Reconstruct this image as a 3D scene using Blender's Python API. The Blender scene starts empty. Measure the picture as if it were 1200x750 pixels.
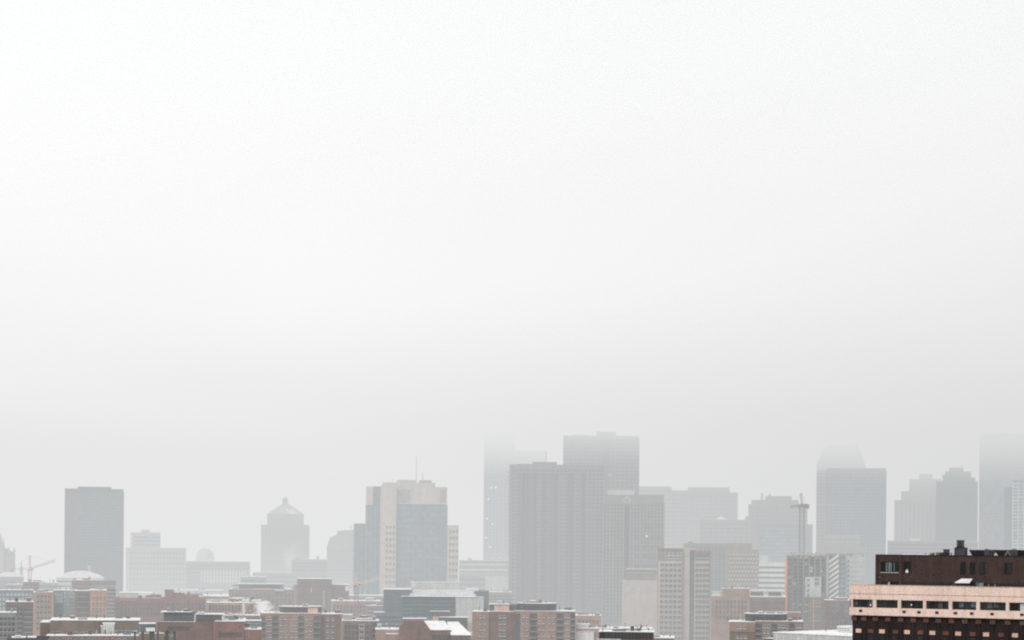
# Snowy city skyline sinking into low cloud, seen from a high window.
import bpy, bmesh, math, random
from mathutils import Vector, Matrix
random.seed(7)
S = bpy.context.scene
COL = S.collection
R = math.radians

# ------------------------------------------------------------------ camera model (1200 x 750 reference frame)
F = 600 / math.tan(R(15))
HX, HY, EYE = 600.0, 645.0, 70.0
RO = R(0.5); CR, SR = math.cos(RO), math.sin(RO)
def ray(px, py):
    u, v = px - HX, HY - py
    return (u*CR - v*SR)/F, (u*SR + v*CR)/F
def at(px, py, D):
    x, z = ray(px, py)
    return Vector((x*D, D, EYE + z*D))

# ------------------------------------------------------------------ materials
MATS = {}
def new_mat(name):
    m = bpy.data.materials.new(name); m.use_nodes = True
    MATS[name] = m
    return m, m.node_tree.nodes, m.node_tree.links
def surf(name, col, var=0.25, rough=0.85, streak=0.12, scale=0.25, spec=0.25, fine=0.0, metallic=0.0, stain=None):
    """weathered wall / metal: large blotches, vertical streaks and a fine grain around one base colour"""
    m, N, L = new_mat(name)
    b = N['Principled BSDF']
    b.inputs['Roughness'].default_value = rough
    b.inputs['Specular IOR Level'].default_value = spec
    b.inputs['Metallic'].default_value = metallic
    g = N.new('ShaderNodeNewGeometry')
    n1 = N.new('ShaderNodeTexNoise'); n1.inputs['Scale'].default_value = scale; n1.inputs['Detail'].default_value = 5
    L.new(g.outputs['Position'], n1.inputs['Vector'])
    mp = N.new('ShaderNodeMapping'); mp.inputs['Scale'].default_value = (1.3, 1.3, 0.05)
    L.new(g.outputs['Position'], mp.inputs['Vector'])
    n2 = N.new('ShaderNodeTexNoise'); n2.inputs['Scale'].default_value = 1.0; n2.inputs['Detail'].default_value = 3
    L.new(mp.outputs['Vector'], n2.inputs['Vector'])
    n3 = N.new('ShaderNodeTexNoise'); n3.inputs['Scale'].default_value = 2.2; n3.inputs['Detail'].default_value = 2
    L.new(g.outputs['Position'], n3.inputs['Vector'])
    def mr(src, lo, hi):
        r = N.new('ShaderNodeMapRange'); L.new(src, r.inputs['Value'])
        r.inputs['From Min'].default_value = 0.3; r.inputs['From Max'].default_value = 0.7
        r.inputs['To Min'].default_value = lo; r.inputs['To Max'].default_value = hi
        return r.outputs['Result']
    def mul(a, c):
        q = N.new('ShaderNodeMath'); q.operation = 'MULTIPLY'; L.new(a, q.inputs[0]); L.new(c, q.inputs[1]); return q.outputs[0]
    v = mul(mr(n1.outputs['Fac'], 1-var, 1+var), mr(n2.outputs['Fac'], 1-streak, 1+streak))
    if fine: v = mul(v, mr(n3.outputs['Fac'], 1-fine, 1+fine))
    c = N.new('ShaderNodeVectorMath'); c.operation = 'SCALE'; c.inputs[0].default_value = col
    L.new(v, c.inputs['Scale'])
    out = c.outputs['Vector']
    if stain:
        mp2 = N.new('ShaderNodeMapping'); mp2.inputs['Scale'].default_value = (0.9, 0.9, 0.16)
        L.new(g.outputs['Position'], mp2.inputs['Vector'])
        n4 = N.new('ShaderNodeTexNoise'); n4.inputs['Scale'].default_value = 1.6; n4.inputs['Detail'].default_value = 6; n4.inputs['Roughness'].default_value = 0.7
        L.new(mp2.outputs['Vector'], n4.inputs['Vector'])
        r = N.new('ShaderNodeMapRange'); L.new(n4.outputs['Fac'], r.inputs['Value'])
        r.inputs['From Min'].default_value = 0.53; r.inputs['From Max'].default_value = 0.75
        r.inputs['To Max'].default_value = 0.38
        mx = N.new('ShaderNodeMix'); mx.data_type = 'RGBA'
        L.new(r.outputs['Result'], mx.inputs['Factor']); L.new(out, mx.inputs['A'])
        mx.inputs['B'].default_value = (*stain, 1)
        out = mx.outputs['Result']
    L.new(out, b.inputs['Base Color'])
    return m
def glass(name, col, rough=0.15, var=0.6, cell=(0.35, 0.35, 0.28)):
    """window glass: each pane darker or lighter at random (blinds) by cells of about a storey"""
    m, N, L = new_mat(name)
    b = N['Principled BSDF']; b.inputs['Roughness'].default_value = rough
    b.inputs['Specular IOR Level'].default_value = 0.5
    g = N.new('ShaderNodeNewGeometry')
    mp = N.new('ShaderNodeMapping'); mp.inputs['Scale'].default_value = cell
    L.new(g.outputs['Position'], mp.inputs['Vector'])
    fl = N.new('ShaderNodeVectorMath'); fl.operation = 'FLOOR'; L.new(mp.outputs['Vector'], fl.inputs[0])
    w = N.new('ShaderNodeTexWhiteNoise'); L.new(fl.outputs['Vector'], w.inputs['Vector'])
    r = N.new('ShaderNodeMapRange'); L.new(w.outputs['Value'], r.inputs['Value'])
    r.inputs['To Min'].default_value = 1-var; r.inputs['To Max'].default_value = 1+var*1.4
    c = N.new('ShaderNodeVectorMath'); c.operation = 'SCALE'; c.inputs[0].default_value = col
    L.new(r.outputs['Result'], c.inputs['Scale'])
    L.new(c.outputs['Vector'], b.inputs['Base Color'])
    return m
def snow_mat():
    m, N, L = new_mat('snow')
    b = N['Principled BSDF']; b.inputs['Roughness'].default_value = 0.7
    b.inputs['Specular IOR Level'].default_value = 0.2
    g = N.new('ShaderNodeNewGeometry')
    n = N.new('ShaderNodeTexNoise'); n.inputs['Scale'].default_value = 0.22; n.inputs['Detail'].default_value = 6
    n.inputs['Roughness'].default_value = 0.65
    L.new(g.outputs['Position'], n.inputs['Vector'])
    cr = N.new('ShaderNodeValToRGB')
    e = cr.color_ramp.elements
    e[0].position = 0.30; e[0].color = (0.60, 0.61, 0.63, 1)
    e[1].position = 0.50; e[1].color = (0.84, 0.845, 0.85, 1)
    L.new(n.outputs['Fac'], cr.inputs['Fac'])
    L.new(cr.outputs['Color'], b.inputs['Base Color'])
    bp = N.new('ShaderNodeBump'); bp.inputs['Strength'].default_value = 0.4; bp.inputs['Distance'].default_value = 0.3
    L.new(n.outputs['Fac'], bp.inputs['Height']); L.new(bp.outputs['Normal'], b.inputs['Normal'])
    return m
SNOW = snow_mat()
BRICK_TAN = surf('tan_brick', (0.275, 0.175, 0.13), fine=0.18)
BRICK_BROWN = surf('brown_brick', (0.165, 0.098, 0.078), fine=0.2)
BRICK_RED = surf('red_brick', (0.21, 0.105, 0.083), fine=0.22)
BRICK_ORANGE = surf('orange_brick', (0.36, 0.215, 0.145), fine=0.15)
BRICK_PINK = surf('pink_brick', (0.32, 0.205, 0.175), fine=0.15)
PEACH = surf('peach_concrete', (0.77, 0.60, 0.515), var=0.05, streak=0.06, stain=(0.22, 0.10, 0.07), fine=0.08)
PEACH_PLAIN = surf('peach_plaster', (0.55, 0.38, 0.30), var=0.12)
PEACH_PANEL = surf('peach_panel', (0.70, 0.47, 0.36), var=0.15)
RUST_PANEL = surf('rust_panel', (0.13, 0.055, 0.04), var=0.3)
DARK_BRICK = surf('dark_brown_brick', (0.052, 0.033, 0.030), var=0.15, fine=0.12, scale=0.5)
SHAFT = surf('near_black_brick', (0.021, 0.0145, 0.0145), var=0.3, fine=0.3)
BEIGE = surf('beige_concrete', (0.46, 0.40, 0.35), var=0.12)
CREAM = surf('cream_panel', (0.45, 0.40, 0.345), var=0.10)
GREY = surf('grey_concrete', (0.24, 0.235, 0.225), var=0.18)
GREY_LIGHT = surf('light_grey_panel', (0.48, 0.50, 0.50), var=0.10)
GREY_DARK = surf('dark_grey_cladding', (0.075, 0.075, 0.08), var=0.25)
GREY_BROWN = surf('grey_brown_wall', (0.20, 0.155, 0.128), var=0.2, fine=0.12)
BLUE_GREY = surf('blue_grey_cladding', (0.10, 0.125, 0.14), var=0.2)
WHITE = surf('white_panel', (0.72, 0.72, 0.71), var=0.08)
BLACK = surf('black_metal', (0.018, 0.017, 0.018), var=0.3, rough=0.6)
STEEL = surf('steel_grey', (0.16, 0.16, 0.165), var=0.2, rough=0.55)
LOUVRE = surf('brown_louvre', (0.105, 0.056, 0.042), var=0.3)
NEAR_STEEL = surf('dark_plant_steel', (0.045, 0.047, 0.052), var=0.3, rough=0.5)
TOWER_DARK = surf('slate_tower_wall', (0.022, 0.045, 0.058), var=0.15, fine=0.35)
TOWER_GREY = surf('grey_tower_wall', (0.175, 0.172, 0.168), var=0.15, fine=0.3)
TOWER_WARM = surf('warm_tower_wall', (0.175, 0.16, 0.15), var=0.15, fine=0.3)
STONE = surf('limestone_wall', (0.27, 0.255, 0.225), var=0.15)
COPPER = surf('verdigris_copper', (0.22, 0.30, 0.27), var=0.15)
CRANE_RED = surf('crane_red_paint', (0.45, 0.20, 0.15), var=0.1, rough=0.5)
CRANE_CREAM = surf('crane_cream_paint', (0.70, 0.60, 0.44), var=0.1, rough=0.5)
CRANE_RUST = surf('crane_rust_paint', (0.30, 0.20, 0.175), var=0.2, rough=0.6)
CRANE_GREY = surf('crane_grey_paint', (0.16, 0.145, 0.14), var=0.1, rough=0.6)
ORANGE = surf('orange_hoist', (0.85, 0.27, 0.08), var=0.15)
GLASS = glass('dark_window_glass', (0.022, 0.034, 0.045))
GLASS_NEAR = glass('near_window_glass', (0.012, 0.014, 0.017), cell=(0.9, 0.9, 0.2), var=0.9)
GLASS_BLUE = glass('blue_curtain_glass', (0.045, 0.11, 0.145))
GLASS_PALE = glass('pale_sky_glass', (0.32, 0.40, 0.44), var=0.3)
GLASS_TEAL = glass('teal_glass', (0.10, 0.17, 0.18), var=0.4)
BLUE_LOGO = surf('blue_emblem', (0.05, 0.22, 0.60), var=0.05)
GREEN_LOGO = surf('green_emblem', (0.08, 0.42, 0.26), var=0.05)
ASPHALT = surf('snowy_street', (0.34, 0.34, 0.35), var=0.4, scale=0.03)
def lamp_mat(name, col, st):
    m, N, L = new_mat(name)
    N.remove(N['Principled BSDF'])
    e = N.new('ShaderNodeEmission'); e.inputs['Color'].default_value = (*col, 1); e.inputs['Strength'].default_value = st
    L.new(e.outputs[0], N['Material Output'].inputs['Surface'])
    return m
LIT_WHITE = lamp_mat('lit_white_window', (1, 0.96, 0.88), 1.3)
LIT_WARM = lamp_mat('lit_warm_window', (1, 0.62, 0.40), 1.6)

# ------------------------------------------------------------------ mesh helpers
class MB:
    def __init__(s): s.v = []; s.f = []; s.mi = []; s.m = []
    def slot(s, m):
        if m not in s.m: s.m.append(m)
        return s.m.index(m)
    def add(s, v, f, m):
        k = len(s.v); i = s.slot(m)
        s.v += [tuple(p) for p in v]; s.f += [tuple(k+j for j in q) for q in f]; s.mi += [i]*len(f)
        return s
    def box(s, x0, x1, y0, y1, z0, z1, m):
        v = [(x0,y0,z0),(x1,y0,z0),(x1,y1,z0),(x0,y1,z0),(x0,y0,z1),(x1,y0,z1),(x1,y1,z1),(x0,y1,z1)]
        return s.add(v, [(0,3,2,1),(4,5,6,7),(0,1,5,4),(1,2,6,5),(2,3,7,6),(3,0,4,7)], m)
    def frustum(s, x0, x1, y0, y1, z0, z1, k, m, ky=None):
        ky = k if ky is None else ky
        cx, cy = (x0+x1)/2, (y0+y1)/2; a, b = (x1-x0)/2, (y1-y0)/2
        v = [(x0,y0,z0),(x1,y0,z0),(x1,y1,z0),(x0,y1,z0),(cx-a*k,cy-b*ky,z1),(cx+a*k,cy-b*ky,z1),(cx+a*k,cy+b*ky,z1),(cx-a*k,cy+b*ky,z1)]
        return s.add(v, [(0,3,2,1),(4,5,6,7),(0,1,5,4),(1,2,6,5),(2,3,7,6),(3,0,4,7)], m)
    def prism(s, pts, y0, y1, m):
        """outline in x-z (anticlockwise seen from the front) pushed from y0 to y1"""
        n = len(pts)
        v = [(x, y0, z) for x, z in pts] + [(x, y1, z) for x, z in pts]
        f = [tuple(range(n)), tuple(range(2*n-1, n-1, -1))] + [(i, i+n, (i+1) % n + n, (i+1) % n) for i in range(n)]
        return s.add(v, f, m)
    def cyl(s, cx, cy, z0, z1, r, m, n=16, r1=None):
        r1 = r if r1 is None else r1
        v = [(cx+r*math.cos(2*math.pi*i/n), cy+r*math.sin(2*math.pi*i/n), z0) for i in range(n)]
        v += [(cx+r1*math.cos(2*math.pi*i/n), cy+r1*math.sin(2*math.pi*i/n), z1) for i in range(n)]
        f = [tuple(range(n-1, -1, -1)), tuple(range(n, 2*n))] + [(i, (i+1) % n, (i+1) % n+n, i+n) for i in range(n)]
        return s.add(v, f, m)
    def lathe(s, cx, cy, prof, m, n=20):
        for (r0, z0), (r1, z1) in zip(prof[:-1], prof[1:]):
            v = [(cx+r0*math.cos(2*math.pi*i/n), cy+r0*math.sin(2*math.pi*i/n), z0) for i in range(n)]
            v += [(cx+r1*math.cos(2*math.pi*i/n), cy+r1*math.sin(2*math.pi*i/n), z1) for i in range(n)]
            s.add(v, [(i, (i+1) % n, (i+1) % n+n, i+n) for i in range(n)], m)
        return s
    def bar(s, a, b, t, m):
        a, b = Vector(a), Vector(b); d = (b-a).normalized()
        u = d.cross(Vector((0, 1, 0.001))).normalized()*t/2; w = d.cross(u).normalized()*t/2
        v = [a-u-w, a+u-w, a+u+w, a-u+w, b-u-w, b+u-w, b+u+w, b-u+w]
        return s.add(v, [(0,3,2,1),(4,5,6,7),(0,1,5,4),(1,2,6,5),(2,3,7,6),(3,0,4,7)], m)
    def mesh(s, name):
        me = bpy.data.meshes.new(name); me.from_pydata(s.v, [], s.f)
        for m in s.m: me.materials.append(m)
        me.polygons.foreach_set('material_index', s.mi)
        me.update()
        bm = bmesh.new(); bm.from_mesh(me); bmesh.ops.recalc_face_normals(bm, faces=bm.faces); bm.to_mesh(me); bm.free()
        return me
    def obj(s, name, parent=None, loc=(0, 0, 0)):
        return link(name, s.mesh(name), parent, loc)
def link(name, me, parent=None, loc=(0, 0, 0)):
    o = bpy.data.objects.new(name, me); COL.objects.link(o); o.location = loc
    if parent: o.parent = parent
    return o
def tag(o, label, cat, group=None, kind=None):
    if label: o['label'] = label
    if cat: o['category'] = cat
    if group: o['group'] = group
    if kind: o['kind'] = kind
    return o

_win = {}
def window_mesh(w, h, g, frame, sill, bars=1):
    k = (round(w, 2), round(h, 2), g.name, frame.name, sill.name if sill else '', bars)
    if k not in _win:
        b = MB()
        b.box(-w/2, w/2, -0.02, 0.10, -h/2, h/2, g)
        t = min(0.14, w*0.09)
        b.box(-w/2-t, -w/2, -0.10, 0.10, -h/2-t, h/2+t, frame).box(w/2, w/2+t, -0.10, 0.10, -h/2-t, h/2+t, frame)
        b.box(-w/2, w/2, -0.10, 0.10, h/2, h/2+t, frame)
        for i in range(bars):
            x = -w/2 + w*(i+1)/(bars+1); b.box(x-t/3, x+t/3, -0.08, -0.021, -h/2, h/2, frame)
        b.box(-w/2-t*1.6, w/2+t*1.6, -0.30, 0.10, -h/2-0.22, -h/2, sill or frame)
        _win[k] = b.mesh('window')
    return _win[k]

# ------------------------------------------------------------------ buildings
class Building:
    """one building: an Empty at the foot of its front; parts are placed from points of its own front plane"""
    def __init__(s, name, label, x0, x1, yt, D, depth=22, rel=0.0, cat='building', group=None, world_yaw=None):
        xm = (x0+x1)/2
        p = at(xm, yt, D)
        s.th = (-math.atan2(p.x, D) + R(rel)) if world_yaw is None else R(world_yaw)
        s.O = Vector((p.x, D, 0)); s.D = D; s.depth = depth
        s.t = bpy.data.objects.new(name, None); COL.objects.link(s.t)
        s.t.empty_display_size = 5
        s.t.location = s.O; s.t.rotation_euler = (0, 0, s.th)
        tag(s.t, label, cat, group)
        s.x0, s.x1, s.yt = x0, x1, yt
    def pt(s, px, py, y=0.0):
        c, n = math.cos(s.th), math.sin(s.th)
        ox, oy = s.O.x - n*y, s.O.y + c*y
        k, z = ray(px, py)
        q = (k*oy - ox)/(c - k*n)
        return q, EYE + z*(oy + q*n)
    def span(s, x0, x1, yt, yb=None, y=0.0):
        xm = (x0+x1)/2
        zt = s.pt(xm, yt, y)[1]; zb = 0.0 if yb is None else s.pt(xm, yb, y)[1]
        ym = yt if yb is None else (yt+yb)/2
        return s.pt(x0, ym, y)[0], s.pt(x1, ym, y)[0], zb, zt
    def box(s, name, m, x0, x1, yt, yb=None, y=0.0, depth=None, parent=None, label=None):
        a, b, zb, zt = s.span(x0, x1, yt, yb, y)
        o = MB().box(a, b, y, y + (s.depth if depth is None else depth), zb, zt, m).obj(name, parent or s.t)
        if label: o['label'] = label
        return o
    def cap(s, x0, x1, yt, y=0.0, depth=None, h=0.45, m=None, over=0.15, name='roof', ragged=True):
        """snow lying on a roof, with a soft uneven edge"""
        a, b, zb, zt = s.span(x0, x1, yt, None, y)
        d = s.depth if depth is None else depth
        mb = MB(); m = m or SNOW
        nx = max(4, int((b-a)/2.2)); ny = 3
        rr = random.Random(int(x0*31+x1*7+yt*3))
        xs = [a-over + (b-a+2*over)*i/nx for i in range(nx+1)]
        ys = [y-over + (d+2*over)*j/ny for j in range(ny+1)]
        top = {}
        v = []
        for j in range(ny+1):
            for i in range(nx+1):
                hh = h*(0.27+0.06*rr.random()) if ragged else h*0.7
                v.append((xs[i], ys[j], zt+0.004+hh))
        f = [(j*(nx+1)+i, j*(nx+1)+i+1, (j+1)*(nx+1)+i+1, (j+1)*(nx+1)+i) for j in range(ny) for i in range(nx)]
        k = len(v)
        rim = [(0, i) for i in range(nx+1)] + [(j, nx) for j in range(1, ny+1)] + [(ny, i) for i in range(nx-1, -1, -1)] + [(j, 0) for j in range(ny-1, 0, -1)]
        for j, i in rim: v.append((xs[i], ys[j], zt+0.004))
        n = len(rim)
        for q in range(n):
            j, i = rim[q]; j2, i2 = rim[(q+1) % n]
            f.append((k+q, k+(q+1) % n, j2*(nx+1)+i2, j*(nx+1)+i))
        f.append(tuple(range(k+n-1, k-1, -1)))
        return mb.add(v, f, m).obj(name, s.t)
    def round_box(s, name, m, x0, x1, yt, yb, y=0.0, depth=10, snow=0.25, over=0.5, parent=None):
        """block with rounded ends in plan, under a thin overhanging roof slab with snow on it"""
        a, c, zb, zt = s.span(x0, x1, yt, yb, y)
        def plan(e):
            r = (depth/2+e)*0.98; cy = y+depth/2; out = []
            for cx, t0 in ((c+e-r, -90), (a-e+r, 90)):
                for i in range(13):
                    t = R(t0+180*i/12); out.append((cx+r*math.cos(t), cy+r*math.sin(t)))
            return out
        def ext(mb, e, z0, z1, mm):
            p = plan(e); n = len(p)
            return mb.add([(u, v, z0) for u, v in p]+[(u, v, z1) for u, v in p], [tuple(range(n-1, -1, -1)), tuple(range(n, 2*n))]+[(i, (i+1) % n, (i+1) % n+n, i+n) for i in range(n)], mm)
        o = ext(MB(), 0, zb, zt-0.35, m).obj(name, parent or s.t)
        ext(MB(), over, zt-0.347, zt-0.05, GREY_BROWN).obj('roof_slab', o)
        ext(MB(), over*0.9, zt-0.047, zt+snow, SNOW).obj('roof', o)
        return o
    def bands(s, m, x0, x1, yt, yb, n, fill=0.5, y=0.0, depth=None, proud=0.08, name='window_band'):
        """one strip per storey, running right round the block"""
        a, b, zb, zt = s.span(x0, x1, yt, yb, y)
        d = s.depth if depth is None else depth
        st = (zt-zb)/n
        me = MB().box(a-proud, b+proud, y-proud, y+d+proud, 0, st*fill, m).mesh(name)
        for i in range(n): link(name, me, s.t, (0, 0, zb + st*i + st*(1-fill)/2))
    def piers(s, m, x0, x1, yt, yb, n, w=0.8, y=0.0, out=0.35, name='pier'):
        a, b, zb, zt = s.span(x0, x1, yt, yb, y)
        me = MB().box(-w/2, w/2, -out, -0.004, zb, zt, m).mesh(name)
        for i in range(n): link(name, me, s.t, (a + (b-a)*(i/(n-1) if n > 1 else 0.5), y, 0))
    def side_piers(s, m, px, yt, yb, n, w=0.8, y=0.0, depth=None, out=0.35, side=1, name='pier'):
        d = s.depth if depth is None else depth
        x, zt = s.pt(px, yt, y); zb = s.pt(px, yb, y)[1] if yb else 0
        me = MB().box(min(0.004*side, out*side), max(0.004*side, out*side), -w/2, w/2, zb, zt, m).mesh(name)
        for i in range(n): link(name, me, s.t, (x, y+d*(i+0.5)/n, 0))
    def windows(s, x0, x1, yt, yb, nx, nz, w=1.4, h=1.5, g=None, frame=None, sill=None, y=0.0, bars=1, name='window', skip=()):
        a, b, zb, zt = s.span(x0, x1, yt, yb, y)
        me = window_mesh(w, h, g or GLASS, frame or WHITE, sill or SNOW, bars)
        for j in range(nz):
            for i in range(nx):
                if (i, j) in skip: continue
                link(name, me, s.t, (a + (b-a)*(i+0.5)/nx, y-0.11, zb + (zt-zb)*(j+0.5)/nz))
    def balconies(s, x0, x1, yt, yb, n, y=0.0, dark=None, rail=None, out=1.1):
        """a stack of balconies: flat dark sheet painting recess shade, one slab and railing per storey"""
        a, b, zb, zt = s.span(x0, x1, yt, yb, y)
        MB().box(a, b, y-0.05, y-0.004, zb, zt, dark or GREY_DARK).obj('recess_shade', s.t)
        st = (zt-zb)/n
        mb = MB().box(a, b, -out, -0.06, 0, 0.22, BEIGE)
        mb.box(a, b, -out, -out+0.06, 0.9, 1.05, rail or STEEL).box(a, b, -out+0.01, -out+0.05, 0.22, 0.9, GREY_DARK)
        for q in range(int((b-a)/0.9)+1):
            mb.box(a+0.9*q, a+0.9*q+0.06, -out, -out+0.06, 0.22, 0.9, rail or STEEL)
        me = mb.mesh('balcony')
        for i in range(n): link('balcony', me, s.t, (0, y, zb+st*i))
    def unit(s, px0, px1, yt, yb, y=6, depth=4, m=None, snow=True, name='rooftop_unit'):
        """plant box on the roof: louvred body, flanged lid, snow on top"""
        a, b, zb, zt = s.span(px0, px1, yt, yb, y)
        m = m or STEEL
        mb = MB().box(a, b, y, y+depth, zb, zt-0.12, m).box(a-0.12, b+0.12, y-0.12, y+depth+0.12, zt-0.12, zt, m)
        n = max(2, int((zt-zb)/0.5))
        for i in range(1, n):
            z = zb+(zt-zb)*i/n; mb.box(a+0.1, b-0.1, y-0.07, y-0.003, z-0.06, z+0.06, GREY_DARK)
        if snow: mb.box(a-0.05, b+0.05, y-0.05, y+depth+0.05, zt+0.003, zt+0.25, SNOW)
        return mb.obj(name, s.t)
    def parapet(s, x0, x1, yt, y=0.0, depth=None, h=0.7, m=None, name='parapet'):
        a, b, zb, zt = s.span(x0, x1, yt, None, y); d = s.depth if depth is None else depth
        mb = MB(); t = 0.35
        mb.box(a-0.06, b+0.06, y-0.06, y+t, zt+0.003, zt+h, m).box(a-0.06, b+0.06, y+d-t, y+d+0.06, zt+0.003, zt+h, m)
        mb.box(a-0.06, a+t, y+t+0.003, y+d-t-0.003, zt+0.003, zt+h, m).box(b-t, b+0.06, y+t+0.003, y+d-t-0.003, zt+0.003, zt+h, m)
        return mb.obj(name, s.t)
    def vent_pipe(s, px, yt, yb, y=4, r=0.2, m=None, cowl=True):
        x, zt = s.pt(px, yt, y); zb = s.pt(px, yb, y)[1]
        mb = MB().cyl(x, y, zb, zt, r, m or STEEL, 10)
        if cowl: mb.cyl(x, y, zt+0.003, zt+0.25, r*1.7, m or STEEL, 10, r*0.6)
        return mb.obj('vent_pipe', s.t)
    def clutter(s, x0, x1, yt, n, seed, y=2.0, depth=None, hmax=2.4):
        """plant boxes, ducts, stacks and hatches scattered over a flat roof"""
        a, b, _, zt = s.span(x0, x1, yt, None, y); d = s.depth-4 if depth is None else depth
        rr = random.Random(seed)
        for i in range(n):
            x = a + (b-a)*(i+rr.uniform(.15, .85))/n; yy = y + d*rr.random(); k = rr.random()
            m = rr.choice((STEEL, GREY_DARK, GREY, GREY_BROWN, BLACK, GREY_LIGHT, BRICK_BROWN))
            if k < 0.5:
                w, h, dd = rr.uniform(.8, 2.6), rr.uniform(.7, hmax), rr.uniform(.8, 2.5)
                mb = MB().box(x-w/2, x+w/2, yy, yy+dd, zt, zt+h, m).box(x-w/2-.1, x+w/2+.1, yy-.1, yy+dd+.1, zt+h+.002, zt+h+.14, m)
                for q in range(1, int(h/.35)): mb.box(x-w*.4, x+w*.4, yy-.06, yy-.003, zt+.35*q, zt+.35*q+.12, GREY_DARK)
                if rr.random() < .5: mb.box(x-w/2, x+w/2, yy, yy+dd, zt+h+.143, zt+h+.3, SNOW)
                mb.obj('rooftop_unit', s.t)
            elif k < 0.8:
                r, h = rr.uniform(.12, .3), rr.uniform(.9, hmax*1.1)
                MB().cyl(x, yy, zt, zt+h, r, m, 9).cyl(x, yy, zt+h+.003, zt+h+.25, r*1.7, m, 9, r*.7).obj('vent_pipe', s.t)
            else:
                w = rr.uniform(2, 5); h = rr.uniform(.5, .9)
                MB().box(x-w/2, x+w/2, yy, yy+.7, zt+.3, zt+.3+h, STEEL).box(x-w/2, x-w/2+.6, yy+.05, yy+.65, zt, zt+.298, STEEL).box(x+w/2-.3, x+w/2, yy+.05, yy+.65, zt, zt+.298, GREY_DARK).obj('duct', s.t)

def brick_block(label, x0, x1, yt, D, wall, depth=20, rel=0.0, win=None, snow=True, name='brick_building', wkw=None, cap=None, cat='building', group=None):
    """plain walk-up: wall, snow-covered roof, windows"""
    b = Building(name, label, x0, x1, yt, D, depth, rel, cat, group)
    b.box('wall', wall, x0, x1, yt)
    if snow: b.cap(x0, x1, yt, **(cap or {}))
    if x1-x0 > 15: b.clutter(x0+1, x1-1, yt, max(2, int((x1-x0)/7)), int(x0*13+yt), hmax=1.9)
    if win:
        for w in (win if isinstance(win, list) else [win]): b.windows(*w, **(wkw or {}))
    return b

exec_blocks = []

# ================================================================== THE SETTING
def setting():
    # ground: one sheet to the horizon, streets of trodden snow
    mb = MB(); mb.add([(-9000, -3000, 0), (9000, -3000, 0), (9000, 12000, 0), (-9000, 12000, 0)], [(0, 1, 2, 3)], ASPHALT)
    tag(mb.obj('ground'), 'snow-covered city ground running off into the fog', None, kind='structure')
    # fog: one body of air, thin near the window, thick beyond, with a cloud base over the towers
    m, N, L = new_mat('fog')
    N.remove(N['Principled BSDF'])
    g = N.new('ShaderNodeNewGeometry'); sx = N.new('ShaderNodeSeparateXYZ'); L.new(g.outputs['Position'], sx.inputs[0])
    def mr(src, a, b, lo, hi, sm=True):
        r = N.new('ShaderNodeMapRange'); r.interpolation_type = 'SMOOTHSTEP' if sm else 'LINEAR'
        L.new(src, r.inputs['Value']); r.inputs['From Min'].default_value = a; r.inputs['From Max'].default_value = b
        r.inputs['To Min'].default_value = lo; r.inputs['To Max'].default_value = hi; return r.outputs['Result']
    def mt(op, a, b):
        q = N.new('ShaderNodeMath'); q.operation = op
        for i, v in enumerate((a, b)):
            if isinstance(v, (int, float)): q.inputs[i].default_value = v
            else: L.new(v, q.inputs[i])
        return q.outputs[0]
    nz = N.new('ShaderNodeTexNoise'); nz.inputs['Scale'].default_value = 0.0045; nz.inputs['Detail'].default_value = 2
    L.new(g.outputs['Position'], nz.inputs['Vector'])
    X, Y, Z = sx.outputs
    low = mt('MULTIPLY', mr(Y, FOG['y0'], FOG['y1'], 0, 1), FOG['low'])
    gnd = mt('MULTIPLY', mt('MULTIPLY', mr(Y, 1250, 1650, 0, 1), mr(Z, 10, 85, 1, 0)), FOG['gnd'])
    # cloud base, uneven and sinking towards the right
    zz = mt('ADD', Z, mt('MULTIPLY', mt('SUBTRACT', nz.outputs['Fac'], 0.5), 32))
    zz = mt('ADD', zz, mr(X, -200, 500, -12, 12, False))
    cl = mt('MULTIPLY', mr(zz, FOG['c0'], FOG['c1'], 0, 1), FOG['cloud'])
    den = mt('ADD', mt('ADD', low, gnd), cl)
    # emission put in for scattered light: brighter higher in the cloud, a little duller to the right and at the cloud base
    s = mr(Z, FOG['b0'], FOG['b1'], FOG['s_low'], FOG['s_high'], False)
    s = mt('MULTIPLY', s, mr(zz, FOG['c0']-25, FOG['c1'], 1.0, FOG['base_dim']))
    s = mt('MULTIPLY', s, mr(X, -100, 470, 1.01, 0.885, False))
    ab = N.new('ShaderNodeVolumeAbsorption'); ab.inputs['Color'].default_value = (0.06, 0.018, 0, 1); L.new(den, ab.inputs['Density'])
    em = N.new('ShaderNodeEmission'); em.inputs['Color'].default_value = (*FOG['col'], 1); L.new(mt('MULTIPLY', den, s), em.inputs['Strength'])
    ad = N.new('ShaderNodeAddShader'); L.new(ab.outputs[0], ad.inputs[0]); L.new(em.outputs[0], ad.inputs[1])
    L.new(ad.outputs[0], N['Material Output'].inputs['Volume'])
    b = MB().box(-2600, 2600, -700, 5200, -3, 250, m)
    f = tag(b.obj('fog'), 'pale winter fog and low cloud swallowing the tower tops', None, kind='structure')
    return f
FOG = dict(y0=540, y1=880, low=0.00135, gnd=0.0018, c0=118, c1=205, cloud=0.016,
           b0=150, b1=203, s_low=0.795, s_high=1.21, base_dim=0.94, col=(0.934, 0.982, 0.997))

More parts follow.
